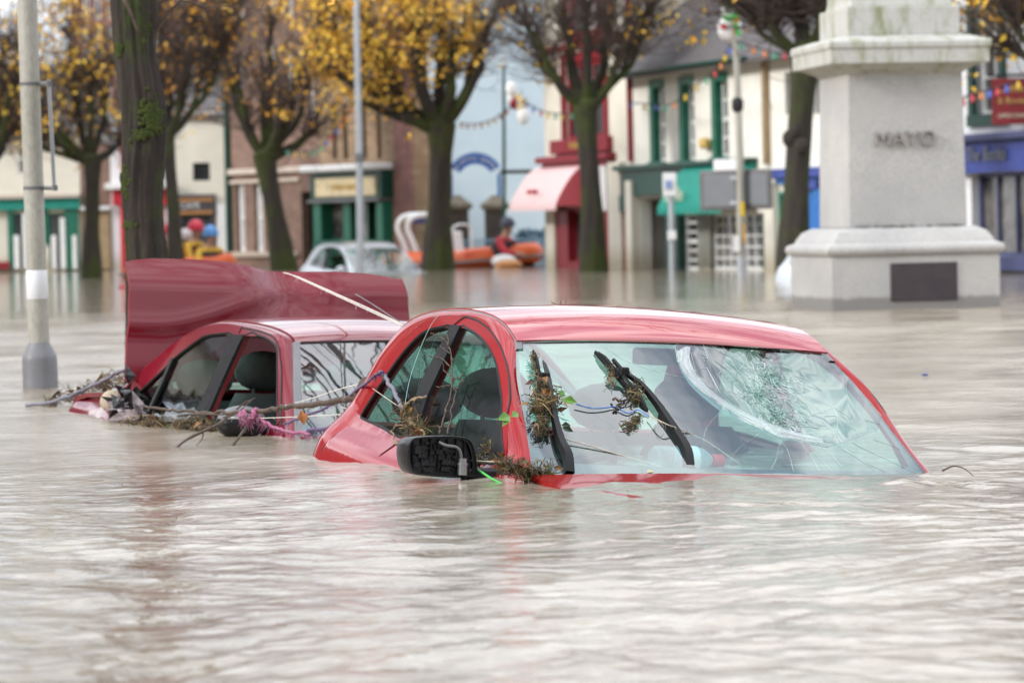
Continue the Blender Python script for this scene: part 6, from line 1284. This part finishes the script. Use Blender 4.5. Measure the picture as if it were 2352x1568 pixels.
# ------------------------------------------------------------------ boats
M['tube']=mat('orange_tube',(.62,.10,.012),.45,(.55,.085,.01)); M['hull']=mat('orange_hull',(.42,.07,.01),.5,(.34,.055,.01))
def rib(name,label,stern,bow,half,rz,r,console=True,letters=None):
    stern=np.array(stern,float);bow=np.array(bow,float);f=bow-stern;f[2]=0;L=np.linalg.norm(f);f/=L;sd_=np.array([f[1],-f[0],0])     # sd_ towards the viewer's side
    if sd_[1]>0: sd_=-sd_
    root=empty(name,loc=stern,label=label,cat='boat'); z=lambda t: rz[0]+(rz[1]-rz[0])*max(0,(t-.35)/.65)**1.6
    C=lambda t,s: stern*[1,1,0]+f*L*t+sd_*s*half+np.array([0,0,z(t)])
    path=[C(-.02,1),C(.2,1),C(.45,1),C(.62,.97),C(.78,.82),C(.90,.55),C(.985,.2),C(1.0,0),C(.985,-.2),C(.90,-.55),C(.78,-.82),C(.62,-.97),C(.45,-1),C(.2,-1),C(-.02,-1)]
    q=smooth_poly(path,5); mb=MB(); mb.tube(q,r,18); tb=mb.build('tube',M['tube'],root,stern)
    # dark rubbing strip on the outside
    ctr=stern*[1,1,0]+f*L*.4; mb=MB(); st=[]
    for p in q:
        p=np.array(p); o=p-ctr; o=o-f*(o@f)*.55; o[2]=0; o/=max(np.linalg.norm(o),1e-6); st.append(p+o*r*.985+np.array([0,0,-.25*r]))
    mb.tube(st,r*.17,6); mb.build('rub_strip',M['greytrim'],tb,stern)
    mb=MB(); rows=[]
    for t in np.linspace(0,.97,12):
        w=half*(1 if t<.6 else math.sqrt(max(.03,1-((t-.6)/.4)**2))); zz=z(t); rows.append([stern*[1,1,0]+f*L*t+sd_*s*w+np.array([0,0,a]) for s,a in ((1.05,zz-r*.3),(.8,zz-.35+.1*t),(0,zz-.5+.1*t),(-.8,zz-.35+.1*t),(-1.05,zz-r*.3))])
    mb.grid(rows); mb.build('hull',M['hull'],root,stern); mb=MB(); mb.grid([[stern*[1,1,0]+f*L*t+sd_*s*half*.9*(1 if t<.7 else .6)+np.array([0,0,z(t)-.05]) for s in (-1,1)] for t in (0,.4,.7,.9)]); mb.build('deck',M['greytrim'],root,stern)
    mb=MB(); c=C(0,0); mb.box(c+[0,0,.08],(.2,half*1.6,.35),math.atan2(f[1],f[0])); mb.build('transom',M['greytrim'],root,stern,mods=[BEV(.02)])
    if letters:
        mb=MB(); rows=[]
        for t in np.linspace(.55,.86,9):
            k=min(range(len(q)//2+1),key=lambda i:abs((np.array(q[i])-stern)@f-L*t)); p=np.array(q[k]); o=p-ctr; o=o-f*(o@f)*.55; o[2]=0; o/=np.linalg.norm(o)
            rows.append([p+(o*math.cos(a)+np.array([0,0,1])*math.sin(a))*(r+.006) for a in (.05,.35,.7,1.05)])
        mb.grid(rows,flip=True); pn=mb.build('name_panel',M['wpaint'],tb,stern)
        a=np.array(rows[0][1]); b=np.array(rows[-1][1]); u=(b-a)/np.linalg.norm(b-a); nn=np.cross(u,[0,0,1.]); nn=nn if nn[1]<0 else -nn; upv=np.cross(nn,u); p=(a+b)/2+nn*.06
        mb=MB(); text_mesh(mb,letters,.17,Matrix(((u[0],upv[0],nn[0],p[0]),(u[1],upv[1],nn[1],p[1]),(u[2],upv[2],nn[2],p[2]),(0,0,0,1))),.004); mb.build('lettering',M['brred'],pn,stern)
    if console:
        mb=MB(); c=C(.36,0); mb.box(c+[0,0,.28],(.35,.5,.6),math.atan2(f[1],f[0]),.8); mb.build('console',M['wpaint'],root,stern,mods=[BEV(.03)])
        c=C(.45,.0); mb=MB(); mb.tube(smooth_poly([c+sd_*.3+[0,0,.2],c+sd_*.3+[0,0,.62],c+[0,0,.70],c-sd_*.3+[0,0,.62],c-sd_*.3+[0,0,.2]],4),.022,8); mb.build('hand_rail',M['wpaint'],root,stern)
    return root,C,f,sd_
ribo,Cr,fr_,sr_=rib('rescue_boat','orange inflatable rescue boat with white name panel and tall white frame',P(935,600,69.3),P(1222,600,67.6),.62,(.13,.26),.20,letters='RESCUE')
mb=MB()
for dx in (0,22):
    mb.tube(smooth_poly([P(940+dx,600,69),P(928+dx,560,69),P(914+dx,525,69),P(922+dx,502,69),P(945+dx,494,69.2),P(985+dx,493,69.8)],4),.055,8)
mb.build('roll_frame',M['wpaint'],ribo,ribo.location); mb=MB(); mb.tube([P(940,508,69.2),P(1000,507,69.8)],.05,8); mb.build('frame_bar',M['royal'],ribo,ribo.location)
person('rescuer in a red jacket and dark helmet leaning over the bow of the orange boat',hipat(1141,516,67.6),-.5,(M['jred'],M['jblack']),lean=.35,arms=((.40,-.05,-.22),(.42,.2,-.20)),helmet=M['hdark'],vest=M['jblack'],bib=M['orangev'])
person('bulky crew member in a cream jacket in the stern of the orange boat',hipat(972,530,69.0),-.2,(M['jcream'],M['jred']),lean=.3,helmet=M['hwhite'])
rib('inflatable_boat','low orange inflatable boat carrying the rescuers behind the boot lid',P(340,640,62.4),P(515,640,61.6),.55,(.12,.24),.19,console=False)
fb=np.array(P(1160,612,66.2)); fb[2]=0.0; b=empty('float',loc=fb,label='white and orange float bobbing in front of the orange boat',cat='float'); mb=MB(); mb.ell(P(1157,600,66.2),(.24,.14,.13),14,8); mb.build('white_float',M['wpaint'],b,fb); mb=MB(); mb.ell(P(1168,608,66.1),(.26,.13,.10),14,8); mb.ell(P(1150,615,66.1),(.12,.1,.08),10,6); mb.build('orange_float',mat('float_orange',(.62,.28,.10),.6),b,fb)

# ------------------------------------------------------------------ poles and signs
def pole(name,label,pts,r,m,cat='pole',n=14):
    c=np.array(pts[0]); c=np.array([c[0],c[1],0]); r_=empty(name,loc=c,label=label,cat=cat); mb=MB(); mb.tube(pts,r,n); mb.build('pole',m,r_,c); return r_,c
M['galv']=mat('galvanised_pole',(.42,.44,.47),.5,(.34,.36,.38),scale=4)
r,c=pole('street_pole','plain grey pole in front of the green shop behind the silver estate car',[P(828,640,58),P(826,420,58),P(822,200,58),P(812,-300,58)],[.062,.060,.055,.05],M['galv']); mb=MB(); mb.tube([P(826,352,58),P(826,372,58)],.078,12); mb.build('collar',M['greytrim'],r,c)
r,c=pole('street_pole','slim dark green post with side arm beside the blue arch',[P(1158,640,71),P(1158,400,71),P(1157,150,71)],[.04,.038,.03],M['dgreen']); mb=MB(); mb.tube([P(1148,395,71),P(1226,394,71)],.04,8); mb.build('side_arm',M['inner'],r,c)
def ornament(px,py,d,label,cols):
    c=P(px,py,d); r_=empty('hanging_ornament',loc=c,label=label,cat='decoration',group='light ornaments hung over the lane'); 
    for i,(dx,dy,s_,m_) in enumerate(cols):
        mb=MB(); mb.ell(P(px+dx,py+dy,d),(s_*.7,s_*.4,s_),10,8); mb.build('ornament_ball',m_,r_,c)
    mb=MB(); mb.tube([P(px,py-45,d),P(px,py-10,d)],.01,5); mb.build('ornament_wire',M['greytrim'],r_,c)
ornament(1176,225,70,'white and maroon ornament hanging left over the lane',[(-2,-20,.16,M['wpaint']),(4,12,.13,M['maroon']),(-4,2,.1,M['wpaint'])])
ornament(1198,250,70,'cream ornament hanging right over the lane',[(0,-10,.16,M['creamsign']),(4,16,.18,M['wpaint']),(-8,-25,.09,M['gold'])])
r,c=pole('lamp_post','pale lamp post carrying a snowman light, in front of the white shop',[P(1704,665,50),P(1702,560,50),P(1700,380,50),P(1694,200,50),P(1689,80,50)],[.066,.060,.056,.047,.045],M['post'],'lamp post')
mb=MB(); mb.tube([P(1695,258,50),P(1694,250,50),P(1694,232,50),P(1694,224,50)],[.055,.085,.085,.05],12); mb.build('collar',M['inner'],r,c); mb=MB(); mb.tube([P(1704,640,50),P(1703,588,50)],.07,14); mb.build('door_cover',M['galv'],r,c)
mb=MB(); q=P(1705,480,49.92); mb.box(q,(.06,.02,.20)); mb.build('yellow_sticker',mat('sticker_yellow',(.75,.5,.02),.5),r,c); mb=MB(); mb.box(P(1709,536,49.92),(.03,.02,.28)); mb.build('orange_sticker',mat('sticker_orange',(.7,.35,.03),.5),r,c); mb=MB(); mb.box(P(1692,560,49.92),(.10,.02,.22)); mb.build('white_sticker',M['wpaint'],r,c)
c=P(1678,60,49.8); sn=empty('snowman_light',loc=c,label='white snowman decoration with green scarf on the pale lamp post',cat='decoration')
mb=MB(); mb.ell(P(1676,66,49.8),(.175,.12,.19),18,12); mb.build('snowman_body',M['wpaint'],sn,c); mb=MB(); mb.ell(P(1675,28,49.8),(.125,.1,.11),16,10); mb.build('snowman_head',M['wpaint'],sn,c); mb=MB(); mb.tube(smooth_poly([P(1660,38,49.66),P(1676,44,49.66),P(1692,36,49.66),P(1690,60,49.64),P(1698,82,49.66)],4),.035,8); mb.build('scarf',mat('scarf_green',(.05,.45,.08),.7),sn,c)
mb=MB(); mb.box(P(1662,62,49.66),(.10,.05,.05)); mb.box(P(1690,72,49.66),(.07,.05,.05)); mb.build('mitten',M['brred'],sn,c); mb=MB(); mb.tube([P(1662,14,49.7),P(1690,10,49.7)],.03,8); mb.build('hat_brim',mat('scarf_green2',(.05,.38,.08),.7),sn,c)
r,c=pole('bus_stop','narrow white and blue stop sign on a grey post in front of the green awning',[P(1544,645,54),P(1541,450,54),P(1538,398,54)],[.045,.043,.04],M['galv'],'sign'); mb=MB(); cc=P(1538,424,53.9); mb.box(cc,(.21,.03,.36)); mb.build('sign_panel',M['wpaint'],r,c,mods=[BEV(.01)]); mb=MB(); mb.box(P(1536,424,53.87),(.10,.02,.12)); mb.build('sign_symbol',mat('pale_blue_symbol',(.25,.35,.62),.5),r,c); mb=MB(); mb.box(P(1543,540,53.93),(.13,.03,.14)); mb.build('timetable',M['wpaint'],r,c)
F=Fac(1606,50.6,1772,49.8); r=empty('road_sign',loc=F.pt(0,2.0,0),label='large grey road sign seen from behind, fixed to the pale lamp post',cat='sign'); o0=F.pt(0,2.0,0)
M['signback']=mat('sign_back_grey',(.17,.185,.20),.55,(.14,.15,.165),scale=1.5); M['signedge']=mat('sign_edge_grey',(.13,.12,.125),.5)
mb=MB(); F.pbox(mb,1606,390,1771,482,-.05,.0); mb.build('sign_frame',M['signedge'],r,o0,mods=[BEV(.03,3)]); mb=MB(); F.pbox(mb,1618,400,1690,474,.0,.012); mb.build('sign_panel',M['signback'],r,o0); mb=MB(); F.pbox(mb,1706,398,1764,470,.0,.012); mb.build('sign_panel',M['signback'],r,o0)
mb=MB(); F.pbox(mb,1640,366,1702,392,-.05,.02); mb.build('top_plate',M['cool'],r,o0,mods=[BEV(.01)]); mb=MB(); F.pbox(mb,1688,405,1708,412,0,.12); F.pbox(mb,1688,462,1708,469,0,.12); mb.build('sign_clamp',M['galv'],r,o0)

# ------------------------------------------------------------------ strings of coloured bulbs
BC=[mat('bulb_yellow',(.75,.50,.04),.3),mat('bulb_red',(.60,.06,.08),.3),mat('bulb_blue',(.08,.14,.55),.3),mat('bulb_green',(.05,.42,.25),.3),mat('bulb_orange',(.7,.22,.04),.3)]
def lights(label,pts,d0,d1,n,r=.028):
    q=smooth_poly(pts,8); N=len(q); W=[P(x,y,d0+(d1-d0)*i/(N-1)) for i,(x,y) in enumerate(q)]
    root=empty('light_string',loc=W[0],label=label,cat='string lights',group='festive bulb strings over the street'); mb=MB(); mb.tube(W,.012,5); mb.build('wire',M['inner'],root,W[0])
    base={}
    for i in range(n):
        t=(i+.5)/n*(N-1); k=min(N-2,int(t)); c=W[k]+(W[k+1]-W[k])*(t-k); ci=rd.randrange(5); mb=MB(); mb.ell(c+np.array([0,0,-.07]),(r,r,r*1.3),10,8); mb.tube([c,c+np.array([0,0,-.05])],.02,6); mb.build('bulb',BC[ci],root,W[0])
lights('bulb string sagging from the leaning tree to the plain grey pole',[(655,345),(700,350),(735,338),(765,305),(795,268),(822,220)],68,58.5,13)
lights('bulb string across the pale blue wall above the arch',[(1055,282),(1090,285),(1130,275),(1165,252),(1210,225)],66,66,10)
lights('bulb string crossing the red and cream shop front',[(1205,232),(1245,255),(1290,262),(1340,258)],64,57.5,8)
lights('bulb string rising across the white shop to the snowman lamp post',[(1440,235),(1500,240),(1545,238),(1600,195),(1645,160),(1668,120),(1690,90)],60,50.3,13)
lights('bulb string high at the eaves of the white shop',[(1692,95),(1745,112),(1790,122),(1840,118)],50,48,6,.03)
lights('bulb string in front of the red hanging sign',[(2205,228),(2240,214),(2275,206),(2310,196),(2360,180),(2420,165)],43,42,9,.030)

# ------------------------------------------------------------------ render settings
scene.render.engine='CYCLES'
scene.cycles.use_denoising=True
try: scene.cycles.denoiser='OPENIMAGEDENOISE'
except Exception: pass
scene.cycles.max_bounces=10; scene.cycles.transparent_max_bounces=24; scene.cycles.glossy_bounces=6; scene.cycles.caustics_reflective=False; scene.cycles.caustics_refractive=False
scene.cycles.sample_clamp_indirect=6
scene.view_settings.view_transform='Standard'; scene.view_settings.look='None'; scene.view_settings.exposure=0; scene.view_settings.gamma=1
